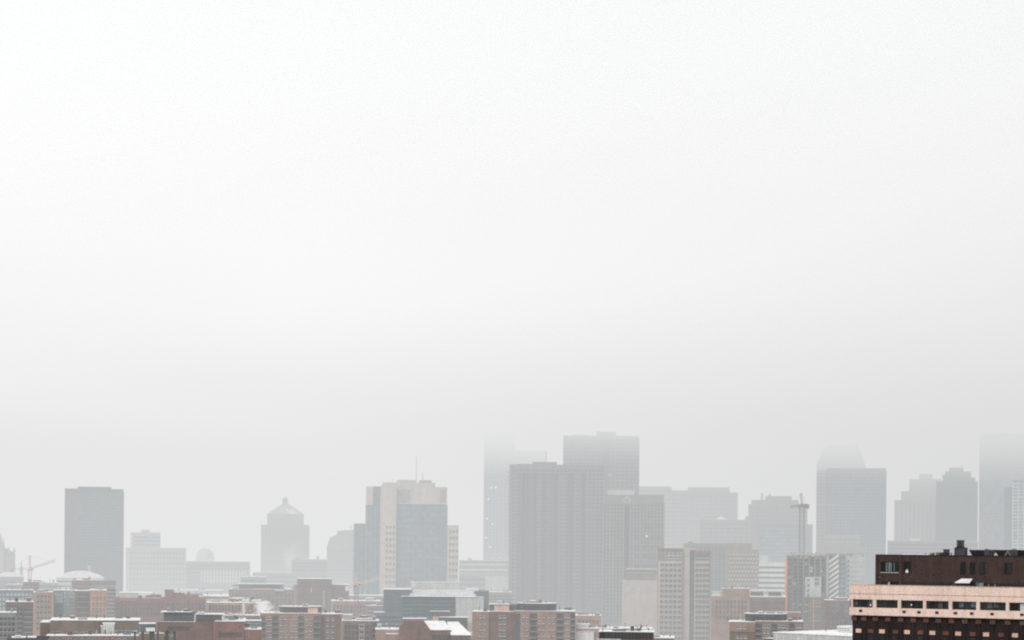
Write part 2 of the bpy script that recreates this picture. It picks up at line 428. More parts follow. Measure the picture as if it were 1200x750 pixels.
def tower_crane(name, label, px, ytop, D, base_z, mcol, jib=(), counter=(), apex=None, jcol=None, mw=2.2, group=None):
    """lattice mast, slewing cab, jib and counter-jib; all points from pixel to the plane at distance D"""
    p = at(px, ytop, D)
    t = bpy.data.objects.new(name, None); COL.objects.link(t); t.location = (p.x, D, base_z)
    tag(t, label, 'crane', group)
    H = p.z - base_z
    def lat(name, A, B, w, m, seg, ch=0.24, dg=0.13):
        A, B = Vector(A), Vector(B); d = (B-A).normalized()
        u = Vector((0, 1, 0)); v = d.cross(u).normalized()
        mb = MB(); c = [(-1,-1),(1,-1),(1,1),(-1,1)]
        pts = [[A + (B-A)*i/seg + (u*a+v*b)*w/2 for a, b in c] for i in range(seg+1)]
        for k in range(4): mb.bar(pts[0][k], pts[-1][k], ch, m)
        for i in range(seg):
            for k in range(4):
                mb.bar(pts[i][k], pts[i+1][(k+1) % 4], dg, m); mb.bar(pts[i][k], pts[i][(k+1) % 4], dg, m)
        return mb.obj(name, t)
    lat('mast', (0,0,0), (0,0,H), mw, mcol, max(6, int(H/3)))
    jm = jcol or mcol
    MB().box(-mw*0.8, mw*0.8, -mw*0.8, mw*0.8, H+0.02, H+1.0, mcol).obj('slewing_ring', t)
    cab = MB().box(mw*0.55, mw*0.55+1.3, -mw*0.9, mw*0.1, H+0.2, H+2.0, jm)
    cab.box(mw*0.55+0.15, mw*0.55+1.15, -mw*0.9-0.04, -mw*0.9-0.003, H+0.8, H+1.8, GLASS); cab.obj('cab', t)
    def loc(q): v = at(q[0], q[1], D); return (v.x-p.x, 0, v.z-base_z)
    top = (0, 0, H+1.0)
    if jib: lat('jib', (0,0,H+1.6), loc(jib), 1.3, jm, 14, 0.2, 0.1)
    if counter:
        e = loc(counter); lat('counter_jib', (0,0,H+1.6), e, 1.2, jm, 5, 0.2, 0.1)
        MB().box(e[0]-0.9, e[0]+0.9, -0.9, 0.9, e[2]-2.0, e[2]+0.4, WHITE if jm is CRANE_CREAM else GREY).obj('counterweight', t)
    if apex:
        a = loc(apex); lat('apex_frame', (0,0,H+1.0), a, 0.8, jm, 5, 0.2, 0.1)
        mb = MB()
        if jib: mb.bar(a, tuple(Vector(loc(jib))*0.85 + Vector((0,0,H+1.6))*0.15), 0.12, jm)
        if counter: mb.bar(a, loc(counter), 0.12, jm)
        if mb.v: mb.obj('tie_bar', t)
    return t

# ================================================================== TOWERS IN THE FOG
GT = 'high-rise towers fading into the fog'
def towers():
    # slate slab on the far left
    b = Building('office_tower', 'dark slate slab tower with plain flat roof standing alone at far left', 76, 144.5, 574, 1400, 40, 0, 'tower', GT)
    b.box('wall', TOWER_DARK, 76, 144.5, 574)
    b.box('rooftop_storey', TOWER_DARK, 91, 130.5, 570.5, 574, y=4, depth=30)
    b.piers(GREY_DARK, 76.4, 144.1, 576, 700, 24, w=0.9)
    b.bands(GLASS_BLUE, 76, 144.5, 578, 700, 34, 0.45)
    b.parapet(76, 144.5, 574, m=TOWER_DARK)
    # university block with blue emblem, stepped
    b = Building('university_building', 'pale stepped concrete block with a small blue emblem near its top', 155.5, 188, 624, 1640, 30, 4, 'building')
    b.box('wall', STONE, 155.5, 188, 624)
    b.box('lower_wing', STONE, 151, 217.5, 642, y=-6, depth=44)
    b.box('rooftop_storey', STONE, 166, 175.5, 621, 624, y=3, depth=10)
    a, z = b.pt(175.5, 630.5)
    o = MB().cyl(0, 0, 0, 0.3, 2.3, BLUE_LOGO, 6).obj('emblem', b.t, (a, -0.05, z)); o.rotation_euler = (R(90), 0, 0)
    o['label'] = 'blue hexagonal emblem'
    b.bands(GLASS, 151, 217.5, 645, 700, 9, 0.4, y=-6, depth=44)
    b.bands(GLASS, 155.5, 188, 627, 641, 3, 0.35)
    b.piers(STONE, 151.5, 217, 643, 700, 18, w=1.2, y=-6)
    b.cap(189, 217, 642, y=0, depth=30)
    # domed hall behind
    b = Building('domed_hall', 'pale domed hall just showing over the long low office block', 229, 251, 655, 1850, 24, 0, 'building')
    b.box('wall', STONE, 229, 251, 655)
    x0, zb = b.pt(229.5, 655); x1, zt = b.pt(251, 643)
    r = (x1-x0)/2
    MB().lathe((x0+x1)/2, 12, [(r, zb), (r*0.98, zb+(zt-zb)*0.3), (r*0.86, zb+(zt-zb)*0.6), (r*0.55, zb+(zt-zb)*0.9), (r*0.2, zt), (0.01, zt+0.3)], COPPER).obj('dome', b.t)
    MB().box(r*0.55, r*0.95, 2, 6, zb-8, zb+5, STONE).frustum(r*0.5, r*1.0, 1.5, 6.5, zb+5.003, zb+8, 0.1, COPPER).obj('turret', b.t)
    # long hall with rows of pale-framed windows
    b = Building('office_block', 'long low hall with three rows of pale framed windows beside the domed hall', 218, 293, 658, 1600, 30, 0, 'building')
    b.box('wall', TOWER_GREY, 218, 293, 658)
    b.cap(218, 293, 658)
    b.piers(GREY_LIGHT, 236, 288, 668, 684, 15, w=1.0)
    b.bands(GLASS, 219, 292, 660.5, 699, 9, 0.5)
    b.bands(GREY_LIGHT, 236, 288, 669, 683, 3, 0.28, proud=0.3, name='spandrel')
    # pyramid tower
    b = Building('pyramid_tower', 'square stone tower with glazed pyramid roof and small lantern', 306, 362, 615, 1700, 42, 0, 'tower', GT)
    b.box('wall', TOWER_WARM, 306, 362, 615)
    b.box('upper_storey', TOWER_WARM, 313, 356, 602.5, 615, y=5, depth=32)
    b.bands(GLASS, 306, 362, 619, 705, 22, 0.45)
    b.piers(TOWER_WARM, 306.5, 361.5, 616, 705, 16, w=1.5)
    b.piers(TOWER_GREY, 314, 355, 604, 614, 9, w=1.2, y=5)
    a, z0 = b.pt(312.5, 602.5, 5); c, z1 = b.pt(356.5, 590, 5)
    rf = MB().frustum(a, c, 4.5, 37.5, z0+0.003, z1, 0.16, GREY).obj('pyramid_roof', b.t)
    mb = MB()
    mx = (a+c)/2
    mb.add([(mx+1.2, 4.2, z0+0.4), (mx+12, 4.2, z0+0.4), (mx+2.2, 18, z1-0.8), (mx+0.8, 18, z1-0.8)], [(0,1,2,3)], GLASS_PALE)
    mb.obj('skylight', rf)
    a, z0 = b.pt(331, 590, 20); c, z1 = b.pt(337.5, 585, 20)
    MB().box(a, c, 18.5, 23.5, z0-1, z1, TOWER_GREY).frustum(a-0.4, c+0.4, 18.1, 23.9, z1+0.003, z1+2.2, 0.3, COPPER).obj('lantern', rf)
    # long low podium below it
    b = Building('podium_building', 'wide pale podium at the foot of the pyramid tower', 296, 384, 667, 1560, 30, 0, 'building')
    b.box('wall', TOWER_GREY, 296, 384, 671)
    b.box('wall', TOWER_GREY, 342, 384, 655.5, y=6, depth=24)
    b.cap(297, 341, 671, y=1, depth=26); b.cap(342, 384, 655.5, y=6, depth=24)
    b.bands(GLASS, 297, 383, 674, 700, 5, 0.45)
    b.bands(GLASS, 342, 383, 658, 670, 3, 0.4, y=6, depth=24)
    b.unit(346, 352, 653, 655.5, y=9); b.unit(371, 374, 652, 655.5, y=9, depth=3)
    # gabled tower left of the beige complex
    b = Building('gabled_tower', 'pale tower with sloping shoulder against the beige office complex', 383, 416, 630, 1640, 34, 0, 'tower', GT)
    pts = [b.pt(q, w) for q, w in ((383, 641), (386.5, 630), (394, 627), (396, 622), (416, 620.5))]
    x1 = pts[-1][0]
    MB().prism([(pts[0][0], 0), (x1, 0)] + pts[::-1], 0, 34, TOWER_GREY).obj('wall', b.t)
    b.bands(GLASS, 383, 416, 644, 705, 14, 0.4)
    b.piers(TOWER_GREY, 384, 415, 643, 705, 10, w=1.0)
    b.vent_pipe(411, 615, 620, y=10, r=0.5, m=GREY, cowl=False)
    # beige and blue office complex
    b = Building('office_complex', 'beige office complex with blue curtain wall, beige crown and roof antennas', 465, 524, 565, 1330, 46, 0, 'tower', GT)
    b.box('wall', BLUE_GREY, 465, 524, 591)
    for q, w, dz in ((465.3, 591, 0),): pass
    b.box('crown', CREAM, 465, 524, 571.5, 591, y=-0.6, depth=47)
    b.box('crown_opening', GREY, 466, 480.5, 573.5, 589, y=-0.7, depth=0.08); b.box('crown_opening', GREY, 515.5, 523, 574, 589, y=-0.7, depth=0.08)
    b.box('crown_opening', GREY, 466, 481.5, 569.9, 571.3, y=3, depth=6)
    b.box('rooftop_storey', CREAM, 448, 510, 565.5, 572, y=2, depth=30)
    b.unit(465, 487, 562.5, 565.4, y=6, depth=10, m=GREY_LIGHT); b.unit(491, 506, 562.8, 565.4, y=6, depth=10, m=CREAM)
    b.box('pier_wall', CREAM, 446, 464.7, 569, y=-4, depth=46)
    b.windows(451, 463.5, 614, 700, 3, 12, w=1.3, h=1.7, y=-4, frame=BEIGE, sill=BEIGE)
    b.box('left_wing', BLUE_GREY, 428.5, 445.8, 592, y=2, depth=40)
    b.box('crown', CREAM, 429, 437, 570, 592, y=1.5, depth=40.5)
    b.box('crown', BLUE_GREY, 437.2, 446, 570, 592, y=1.8, depth=38)
    b.box('lower_wing', BLUE_GREY, 414.5, 428.3, 613.5, y=5, depth=40)
    b.box('right_wing', CREAM, 524.3, 537.5, 615.5, y=0, depth=42)
    b.windows(525.5, 537, 619, 694, 3, 10, w=1.4, h=1.7, frame=BEIGE, sill=BEIGE)
    b.bands(GLASS_BLUE, 465, 524, 592, 700, 15, 0.55)
    b.bands(GREY, 465, 524, 592.5, 700, 15, 0.07, proud=0.2, name='spandrel')
    b.piers(GREY, 465.5, 523.7, 592, 705, 10, w=0.35)
    b.bands(GLASS_BLUE, 428.5, 445.8, 594, 700, 15, 0.5, y=2, depth=40); b.piers(GREY, 429, 445.3, 594, 705, 4, w=0.5, y=2)
    b.bands(GLASS_BLUE, 414.5, 428.3, 616, 700, 12, 0.5, y=5, depth=40); b.piers(GREY, 415, 428, 614, 705, 4, w=0.5, y=5)
    for q, w, r in ((488, 534, 0.24), (495.3, 554, 0.3), (460, 561, 0.15)):
        x, z = b.pt(q, w, 14); zb = b.pt(q, 566, 14)[1]
        mb = MB().cyl(x, 14, zb, z, r, GREY, 8, r*0.4)
        for k in range(3): mb.box(x-0.5-0.2*k, x+0.5+0.2*k, 13.95, 14.05, z-1.2-2.2*k, z-1.05-2.2*k, GREY)
        mb.obj('antenna', b.t)
    b.parapet(465, 524, 571.5, y=-0.6, depth=47, m=CREAM, h=0.5)
    # low white podiums between the complex and the fogged tower
    b = Building('convention_hall', 'wide low hall with white roof bands between beige complex and grey towers', 538, 606, 655, 1480, 40, 0, 'building')
    b.box('wall', TOWER_GREY, 538, 606, 657, y=14, depth=34)
    b.cap(538, 606, 657, y=14, depth=34, h=1.2)
    b.box('lower_storey', GREY, 538, 606, 672.5, y=0, depth=13.9)
    b.cap(538, 606, 672.5, y=0, depth=13.5)
    b.box('white_panel_wall', GREY_LIGHT, 569, 606, 675, 692, y=-1, depth=0.9)
    b.bands(GREY_LIGHT, 538, 606, 658.5, 671, 2, 0.35, y=14, depth=34, name='spandrel')
    b.bands(GLASS, 538, 568, 676, 700, 4, 0.45, depth=13)
    for q in (548, 575, 583, 592): b.unit(q, q+5, 653.8, 656.6, y=22, depth=6, m=GREY_LIGHT)
    # tower lost in the cloud behind the twin grey towers
    b = Building('cloud_tower', 'tall pale tower with its top lost in cloud and a few lit windows', 567.5, 603, 506, 1740, 40, 0, 'tower', GT)
    b.box('wall', TOWER_DARK, 567.5, 603, 506)
    b.box('lower_wing', TOWER_GREY, 603.2, 641, 528, y=4, depth=30)
    b.bands(GLASS_BLUE, 567.5, 603, 510, 655, 38, 0.5)
    b.piers(TOWER_GREY, 568, 602.6, 508, 655, 9, w=1.0)
    for q, w in ((575.5, 571.5), (581, 571.2), (572.5, 585), (571, 608), (577, 614), (569.5, 630), (574, 641)):
        x, z = b.pt(q, w); MB().box(x-0.7, x+0.7, -0.4, -0.15, z-0.55, z+0.55, LIT_WHITE).obj('lit_window', b.t)
    # balconied residential tower, front left of the cluster
    b = Building('residential_tower', 'grey residential tower with stacked balconies on its left edge', 597, 708, 545, 1340, 34, 0, 'tower', GT)
    b.box('wall', TOWER_GREY, 597, 708, 545.5)
    b.box('rooftop_storey', TOWER_GREY, 624, 652.5, 541.3, 545.5, y=5, depth=18)
    b.unit(607, 623, 543.6, 545.4, y=8, depth=12, m=GREY)
    b.parapet(597, 708, 545.5, m=TOWER_GREY, h=0.6)
    a, zt = b.pt(597, 549); zb = b.pt(597, 720)[1]; c, _ = b.pt(655, 600)
    st = (zt-zb)/36
    me = MB().box(a-1.5, a-0.003, 1, 9, 0, 0.25, BEIGE).box(a-1.5, a-1.42, 1, 9, 0.25, 1.25, STEEL).mesh('balcony')
    for i in range(36): link('balcony', me, b.t, (0, 0, zb+st*i))
    b.bands(GLASS, 598, 707.5, 549, 720, 36, 0.55)
    for q, w in ((611, 2.5), (618.5, 2.0), (626, 2.0), (638, 2.0), (649.5, 3.0), (668, 2.0), (683, 2.4)):
        x, _ = b.pt(q, 600); MB().box(x-w, x+w, -0.35, -0.09, zb, zt-3, GREY_DARK).obj('window_column', b.t)
    b.piers(TOWER_GREY, 599, 707, 547, 720, 24, w=0.8)
    x, z = b.pt(640, 529, 10); z0 = b.pt(640, 541.4, 10)[1]
    MB().cyl(x, 10, z0, z, 0.22, GREY, 8, 0.1).box(x-0.9, x+0.9, 9.95, 10.05, z-1.4, z-1.2, GREY).obj('antenna', b.t)
    # tallest clear tower
    b = Building('office_tower', 'tallest clear grey tower with small box on its flat roof', 660, 748.5, 511.5, 1420, 48, 0, 'tower', GT)
    b.box('wall', TOWER_GREY, 660, 748.5, 511.5)
    b.box('rooftop_storey', TOWER_GREY, 699, 722, 505.8, 511.5, y=5, depth=16)
    b.unit(671, 690, 509.8, 511.4, y=8, depth=10, m=GREY)
    b.bands(GLASS, 660, 748.5, 514, 720, 46, 0.55)
    b.piers(TOWER_GREY, 660.5, 748, 513, 720, 17, w=0.7)
    x, zt = b.pt(711, 514); zb = b.pt(711, 720)[1]
    MB().box(x-2.6, x+2.6, -0.4, -0.09, zb, zt, GREY_DARK).obj('window_column', b.t)
    b.parapet(660, 748.5, 511.5, m=TOWER_GREY, h=0.6)
    for q, w in ((698.5, 557), (715, 557), (699.5, 563.5)):
        x, z = b.pt(q, w); MB().box(x-1.3, x+1.3, -0.46, -0.2, z-0.5, z+0.5, GREY_LIGHT).obj('blind_window', b.t)
    # bank tower with ring emblem
    b = Building('bank_tower', 'brown-grey tower with a green and white ring emblem over a dark slot', 706, 778, 581, 1290, 44, 0, 'tower', GT)
    b.box('wall', TOWER_WARM, 706, 778, 581)
    b.box('rooftop_storey', GREY_LIGHT, 712, 743.5, 574.5, 581, y=12, depth=20)
    b.bands(GLASS, 706, 778, 590, 730, 32, 0.55)
    b.piers(TOWER_WARM, 706.6, 777.5, 589, 730, 19, w=1.1)
    x, zt = b.pt(735, 592); zb = b.pt(735, 730)[1]
    MB().box(x-1.5, x+1.5, -0.5, -0.09, zb, zt, BLACK).obj('facade_slot', b.t)
    x, z = b.pt(734.8, 586.3)
    mb = MB(); n = 28
    ring = [(math.cos(2*math.pi*i/n), math.sin(2*math.pi*i/n)) for i in range(n)]
    for (r0, r1, m, yy) in ((1.9, 2.4, GREY_LIGHT, -0.30), (0.0, 1.9, WHITE, -0.26)):
        v = [(x+c*r0, yy, z+s_*r0) for c, s_ in ring] + [(x+c*r1, yy, z+s_*r1) for c, s_ in ring]
        if r0: mb.add(v, [(i, (i+1) % n, (i+1) % n+n, i+n) for i in range(n)], m)
        else: mb.add(v[n:], [tuple(range(n))], TOWER_WARM)
    def hexr(r0, r1, m, yy):
        v = [(x+r*math.sin(math.pi*i/3), yy, z+r*math.cos(math.pi*i/3)) for r in (r0, r1) for i in range(6)]
        mb.add(v, [(i, (i+1) % 6, (i+1) % 6+6, i+6) for i in range(6)], m)
    hexr(0.75, 1.35, GREEN_LOGO, -0.34)
    o = mb.obj('emblem', b.t); o['label'] = 'white ring emblem with green hexagon inside'
    x, z = b.pt(757.7, 628.3); MB().box(x-0.6, x+0.6, -0.5, -0.12, z-0.5, z+0.5, LIT_WARM).obj('lit_window', b.t)
    for q in (747, 755.5, 764, 772):
        for w in (630, 641, 652, 663):
            x, z = b.pt(q, w); MB().box(x-1.5, x+1.5, -0.42, -0.2, z-1, z+1, GREY_DARK).obj('window', b.t)
    b.parapet(706, 778, 581, m=TOWER_WARM, h=0.6)
    # blank beige block at its foot
    b = Building('beige_block', 'blank beige windowless block at the foot of the ring emblem tower', 729, 769, 680, 1200, 26, 0, 'building')
    b.box('wall', BEIGE, 729, 769, 680)
    b.box('dark_top_storey', GREY_BROWN, 734, 770, 667, 679.9, y=3, depth=20)
    b.cap(734, 770, 667, y=3, depth=20)
    b.windows(735, 769, 668, 672, 6, 1, w=1.8, h=1.2, frame=GREY, y=3)
    b.piers(CREAM, 733, 766, 682, 750, 4, w=0.3, out=0.1, name='panel_joint')
    # stepped group behind, right of the cluster
    b = Building('stepped_office', 'pale stepped office block in the fog behind the beige twin towers', 749, 812, 575, 1720, 30, 0, 'tower', GT)
    b.box('wall', TOWER_GREY, 749, 787, 570); b.box('wall', TOWER_GREY, 787.2, 812, 574.5, y=2)
    b.bands(GLASS, 749, 787, 573, 650, 16, 0.4); b.bands(GLASS, 787.2, 812, 578, 650, 15, 0.4, y=2)
    b = Building('office_tower', 'broad fogged tower with raised middle roof right of the stepped office', 806, 864, 573, 1700, 36, 0, 'tower', GT)
    b.box('wall', TOWER_GREY, 806, 864, 577); b.box('rooftop_storey', TOWER_GREY, 806, 855, 571, 577, y=3, depth=26)
    b.bands(GLASS, 806, 864, 580, 660, 17, 0.42); b.piers(TOWER_GREY, 807, 863.5, 578, 660, 9, w=1.4)
    b = Building('gabled_block', 'grey block with small snowy gable in front of the broad fogged tower', 820, 880, 609, 1560, 30, 0, 'building')
    b.box('wall', TOWER_GREY, 820, 880, 609)
    a, z = b.pt(838, 609.2); c, z1 = b.pt(852, 605)
    MB().prism([(a, z), (c+ (c-a)*0.1, z), ((a+c)/2, z1)], 0.5, 12, SNOW).obj('gable_roof', b.t)
    b.bands(GLASS, 820, 880, 612, 680, 14, 0.42); b.piers(TOWER_GREY, 821, 879, 610, 680, 9, w=1.4)
    # wide tower with shoulders behind the crane
    b = Building('shouldered_tower', 'wide stepped grey tower right behind the tall tower crane', 874, 946, 590, 1560, 42, 0, 'tower', GT)
    b.box('wall', TOWER_GREY, 877, 946, 591, depth=40); b.box('rooftop_storey', TOWER_GREY, 880.5, 936, 586, 591, y=3, depth=30)
    b.box('rooftop_storey', TOWER_GREY, 897, 928, 581.3, 586, y=5, depth=22)
    b.box('left_wing', TOWER_GREY, 873.5, 876.9, 605, y=2); b.box('right_wing', TOWER_GREY, 946.2, 952.5, 614.5, y=2)
    b.box('front_wing', TOWER_DARK, 889, 942, 615, y=-8, depth=7.9)
    b.bands(GLASS, 877, 946, 594, 670, 17, 0.4, depth=40); b.bands(GLASS_BLUE, 889, 942, 618, 670, 12, 0.5, y=-8, depth=7.8)
    b.piers(TOWER_GREY, 878, 945, 592, 670, 12, w=1.2)
    b.vent_pipe(893, 578, 586, y=8, r=0.9, m=GREY, cowl=False); b.vent_pipe(902, 579, 582, y=9, r=0.9, m=GREY, cowl=False)
    # big dark tower, right
    b = Building('office_tower', 'broad dark glass tower with a cloud-faded tower rising behind its left side', 969, 1038, 549.5, 1500, 46, 0, 'tower', GT)
    b.box('wall', TOWER_DARK, 969, 1038, 549.5)
    b.box('left_wing', TOWER_GREY, 957, 968.8, 551, y=3)
    b.bands(GLASS_BLUE, 969, 1038, 552, 690, 36, 0.5); b.piers(TOWER_DARK, 969.5, 1037.5, 551, 690, 18, w=1.0)
    b.bands(GREY, 957, 985, 590.8, 592.6, 1, 0.8, y=-0.3, depth=10, name='light_band')
    b.bands(GLASS, 957, 968.8, 553, 690, 34, 0.4, y=3)
    b.parapet(969, 1038, 549.5, m=TOWER_DARK, h=0.6)
    b = Building('cloud_tower', 'faded round-shouldered tower rising into cloud behind the broad dark tower', 957, 1015, 530, 1640, 36, 0, 'tower', GT)
    pts = [b.pt(q, w) for q, w in ((957, 545), (959.5, 537), (963, 530), (968, 522), (1004, 520), (1009, 530), (1012, 538), (1015, 548))]
    MB().prism([(pts[0][0], 0), (pts[-1][0], 0)] + pts[::-1], 0, 36, TOWER_DARK).obj('wall', b.t)
    b.bands(GLASS, 958, 1014, 550, 690, 34, 0.4)
    b = Building('podium_building', 'pale low podium in front of the broad dark tower', 962, 1015, 628, 1430, 30, 0, 'building')
    b.box('wall', GREY, 966, 1008, 628); b.box('wall', TOWER_GREY, 960, 1015, 640, y=-2, depth=1.9)
    b.bands(TOWER_GREY, 966, 1008, 630, 690, 12, 0.35); b.cap(966, 1008, 628)
    # stepped residential tower, two parts
    b = Building('stepped_tower', 'pale stepped tower climbing rightwards in five steps beside the dark stepped one', 1048, 1098, 562, 1640, 34, 0, 'tower', GT)
    for q0, q1, w, yy in ((1048, 1056, 586, 0), (1056, 1065.5, 575.5, 1), (1065.5, 1077, 561.5, 2), (1077, 1093, 555.5, 3), (1093, 1104, 561, 4)):
        b.box('wall', TOWER_GREY, q0+0.1, q1-0.1, w, y=yy)
    b.bands(GLASS, 1048, 1104, 588, 690, 28, 0.4, y=-0.1, depth=30)
    b.piers(TOWER_GREY, 1049, 1103, 587, 690, 12, w=1.2, y=-0.1)
    b = Building('stepped_tower', 'darker stepped tower with terraced crown left of the striped tower', 1098, 1145, 560, 1500, 38, 0, 'tower', GT)
    for q0, q1, w, w2, yy in ((1097, 1145, 564, None, 0), (1105, 1143, 559.5, 564, 2), (1107.5, 1138, 552.5, 559.5, 4), (1112, 1129, 548, 552.5, 6)):
        b.box('wall' if w2 is None else 'terrace_storey', TOWER_DARK, q0, q1, w, w2, y=yy, depth=32-2*yy)
    b.box('terrace_storey', TOWER_DARK, 1104, 1109, 556.5, 559.5, y=1, depth=5)
    b.bands(GLASS_BLUE, 1097, 1145, 567, 690, 34, 0.45, depth=32); b.piers(TOWER_DARK, 1097.5, 1144.5, 565, 690, 15, w=1.2)
    b.vent_pipe(1127, 545.5, 548, y=10, r=0.5, m=GREY, cowl=False)
    b = Building('podium_building', 'low snowy podium at the foot of the stepped towers', 1040, 1146, 632, 1420, 28, 0, 'building')
    b.box('wall', TOWER_GREY, 1040, 1146, 634); b.cap(1040, 1146, 634)
    b.box('rooftop_storey', GREY_LIGHT, 1066, 1078, 631.5, 633.9, y=4, depth=10); b.cap(1066, 1078, 631.5, y=4, depth=10)
    b.bands(GLASS, 1040, 1146, 636, 690, 11, 0.4)
    # striped tower, right edge
    b = Building('striped_tower', 'tall tower with close horizontal stripes at right edge, top lost in cloud', 1148, 1235, 508, 1490, 46, 0, 'tower', GT)
    b.box('wall', TOWER_GREY, 1148, 1235, 508)
    b.bands(GLASS_BLUE, 1148, 1235, 511, 690, 50, 0.55, proud=0.12)
    b = Building('office_tower', 'bluish lower glass tower in front of the striped tower at right edge', 1184, 1240, 563, 1380, 40, 0, 'tower', GT)
    b.box('wall', BLUE_GREY, 1186, 1240, 562.5); b.box('left_wing', BLUE_GREY, 1177, 1185.8, 571, y=4)
    b.bands(GLASS_PALE, 1186, 1240, 565, 690, 32, 0.4); b.piers(GREY_LIGHT, 1186.5, 1239, 564, 690, 9, w=0.8)
towers()

# ================================================================== LEFT DISTANCE
def far_left():
    # gothic church cut by the left edge
    b = Building('stone_church', 'gothic church with pointed spire and pinnacles at the left edge', -26, 17.5, 648, 1520, 40, 0, 'church')
    b.box('wall', STONE, -10, 17.5, 648)
    a, z0 = b.pt(-10, 648); c, _ = b.pt(17.5, 648); 
    MB().prism([(a, z0+0.003), (c, z0+0.003), (a+(c-a)*0.25, b.pt(0, 637)[1])], 3, 34, GREY).obj('roof', b.t)
    a, zt = b.pt(-14, 638, -3); c, _ = b.pt(4.5, 638, -3)
    tw = MB().box(a, c, -3, c-a-3, 0, zt, STONE).obj('tower', b.t)
    zz = b.pt(-4, 616, 2)[1]
    MB().frustum(a+0.6, c-0.6, -2.4, c-a-3.6, zt+0.003, zz, 0.03, GREY).obj('spire', tw)
    me = MB()
    def pinn(px, py, pb, r, y=0):
        x, z = b.pt(px, py, y); zb = b.pt(px, pb, y)[1]
        MB().box(x-r, x+r, y-r, y+r, zb, zb+(z-zb)*0.45, STONE).frustum(x-r*1.2, x+r*1.2, y-r*1.2, y+r*1.2, zb+(z-zb)*0.45+0.003, z, 0.05, STONE).obj('pinnacle', b.t)
    for q, w in ((4, 630), (10, 640), (16.5, 641.5), (-13, 630)): pinn(q, w, 649, 0.9, -1)
    for q, w in ((1, 624), ): pinn(q, w, 639, 0.8, -2)
    b.piers(STONE, 6, 17, 650, 690, 5, w=1.2, out=0.8, name='buttress')
    me = window_mesh(1.6, 6.5, GLASS, STONE, STONE, 1)
    for q in (8, 12, 15.2):
        x, z = b.pt(q, 660); link('window', me, b.t, (x, -0.11, z))
    b2 = Building('small_steeple', 'slim church steeple behind the red tower crane', 23, 27, 668, 1540, 5, 0, 'steeple')
    b2.box('wall', STONE, 23.3, 26.7, 668)
    a, z = b2.pt(23, 668); c, _ = b2.pt(27, 668); MB().frustum(a, c, -0.3, 5.5, z+0.003, b2.pt(25, 656)[1], 0.04, GREY).obj('spire', b2.t)
    b3 = Building('low_hall', 'grey hall with a snowy ridge below the gothic church', -5, 28, 675, 1400, 30, 0, 'building')
    b3.box('wall', TOWER_GREY, -5, 28, 676)
    a, z = b3.pt(-5, 676); c, _ = b3.pt(28, 676)
    MB().prism([(a, z+0.003), (c, z+0.003), (c-6, z+3), (a+6, z+3)], 1, 28, SNOW).obj('roof', b3.t)
    b3.bands(GLASS, -5, 28, 679, 700, 4, 0.4)
    tower_crane('tower_crane', 'red tower crane with long rising jib beside the gothic church', 35, 669, 1360, 20, CRANE_RED, jib=(65, 657), counter=(14, 667), apex=(35, 651), mw=2.0)
    b4 = Building('arena', 'low arena with a wide shallow snowy dome in front of the slate tower', 66, 122, 676, 1340, 40, 0, 'building')
    b4.box('wall', GREY_LIGHT, 66, 122, 677)
    a, z = b4.pt(66, 677); c, _ = b4.pt(122, 677); w = (c-a)
    zt = b4.pt(94, 669.5)[1]
    prof = [(a+w*i/16, z+0.003+(zt-z)*math.sin(math.pi*i/16)**0.8) for i in range(17)]
    MB().prism(prof[::-1][:-1][::-1] + [prof[0]] if False else [prof[0]] + prof[:0:-1], 0.5, 38, SNOW).obj('roof', b4.t)
    b4.bands(GLASS, 66, 122, 679, 700, 4, 0.3)
    b4.unit(103, 106, 664, 670, y=18, depth=5, m=GREY_LIGHT)
    for q0, q1, w, D, m, lab in ((40, 68, 683, 1290, GREY, 'small hazy grey block with snow roof between the red crane and the domed arena'),
                                 (8, 30, 685, 1250, GREY_BROWN, 'hazy brown-grey block below the snowy ridge hall at far left'),
                                 (196, 262, 692, 1230, GREY_LIGHT, 'pale hazy snow-roofed hall behind the long red brick building'),
                                 (282, 312, 676, 1420, TOWER_GREY, 'dim grey block between the framed-window hall and pyramid tower podium'),
                                 (396, 450, 698, 1220, GREY, 'hazy grey block behind the cream luffing crane mast'),
                                 (570, 600, 694, 1260, GREY_BROWN, 'hazy grey-brown block below the white panel of the low hall')):
        b = Building('hazy_block', lab, q0, q1, w, D, 20, 0, 'building')
        b.box('wall', m, q0, q1, w); b.cap(q0, q1, w, h=0.8); b.bands(GLASS, q0, q1, w+2.5, w+18, 4, 0.4); b.clutter(q0+1, q1-1, w, 4, int(q0*9), hmax=2.2)
far_left()
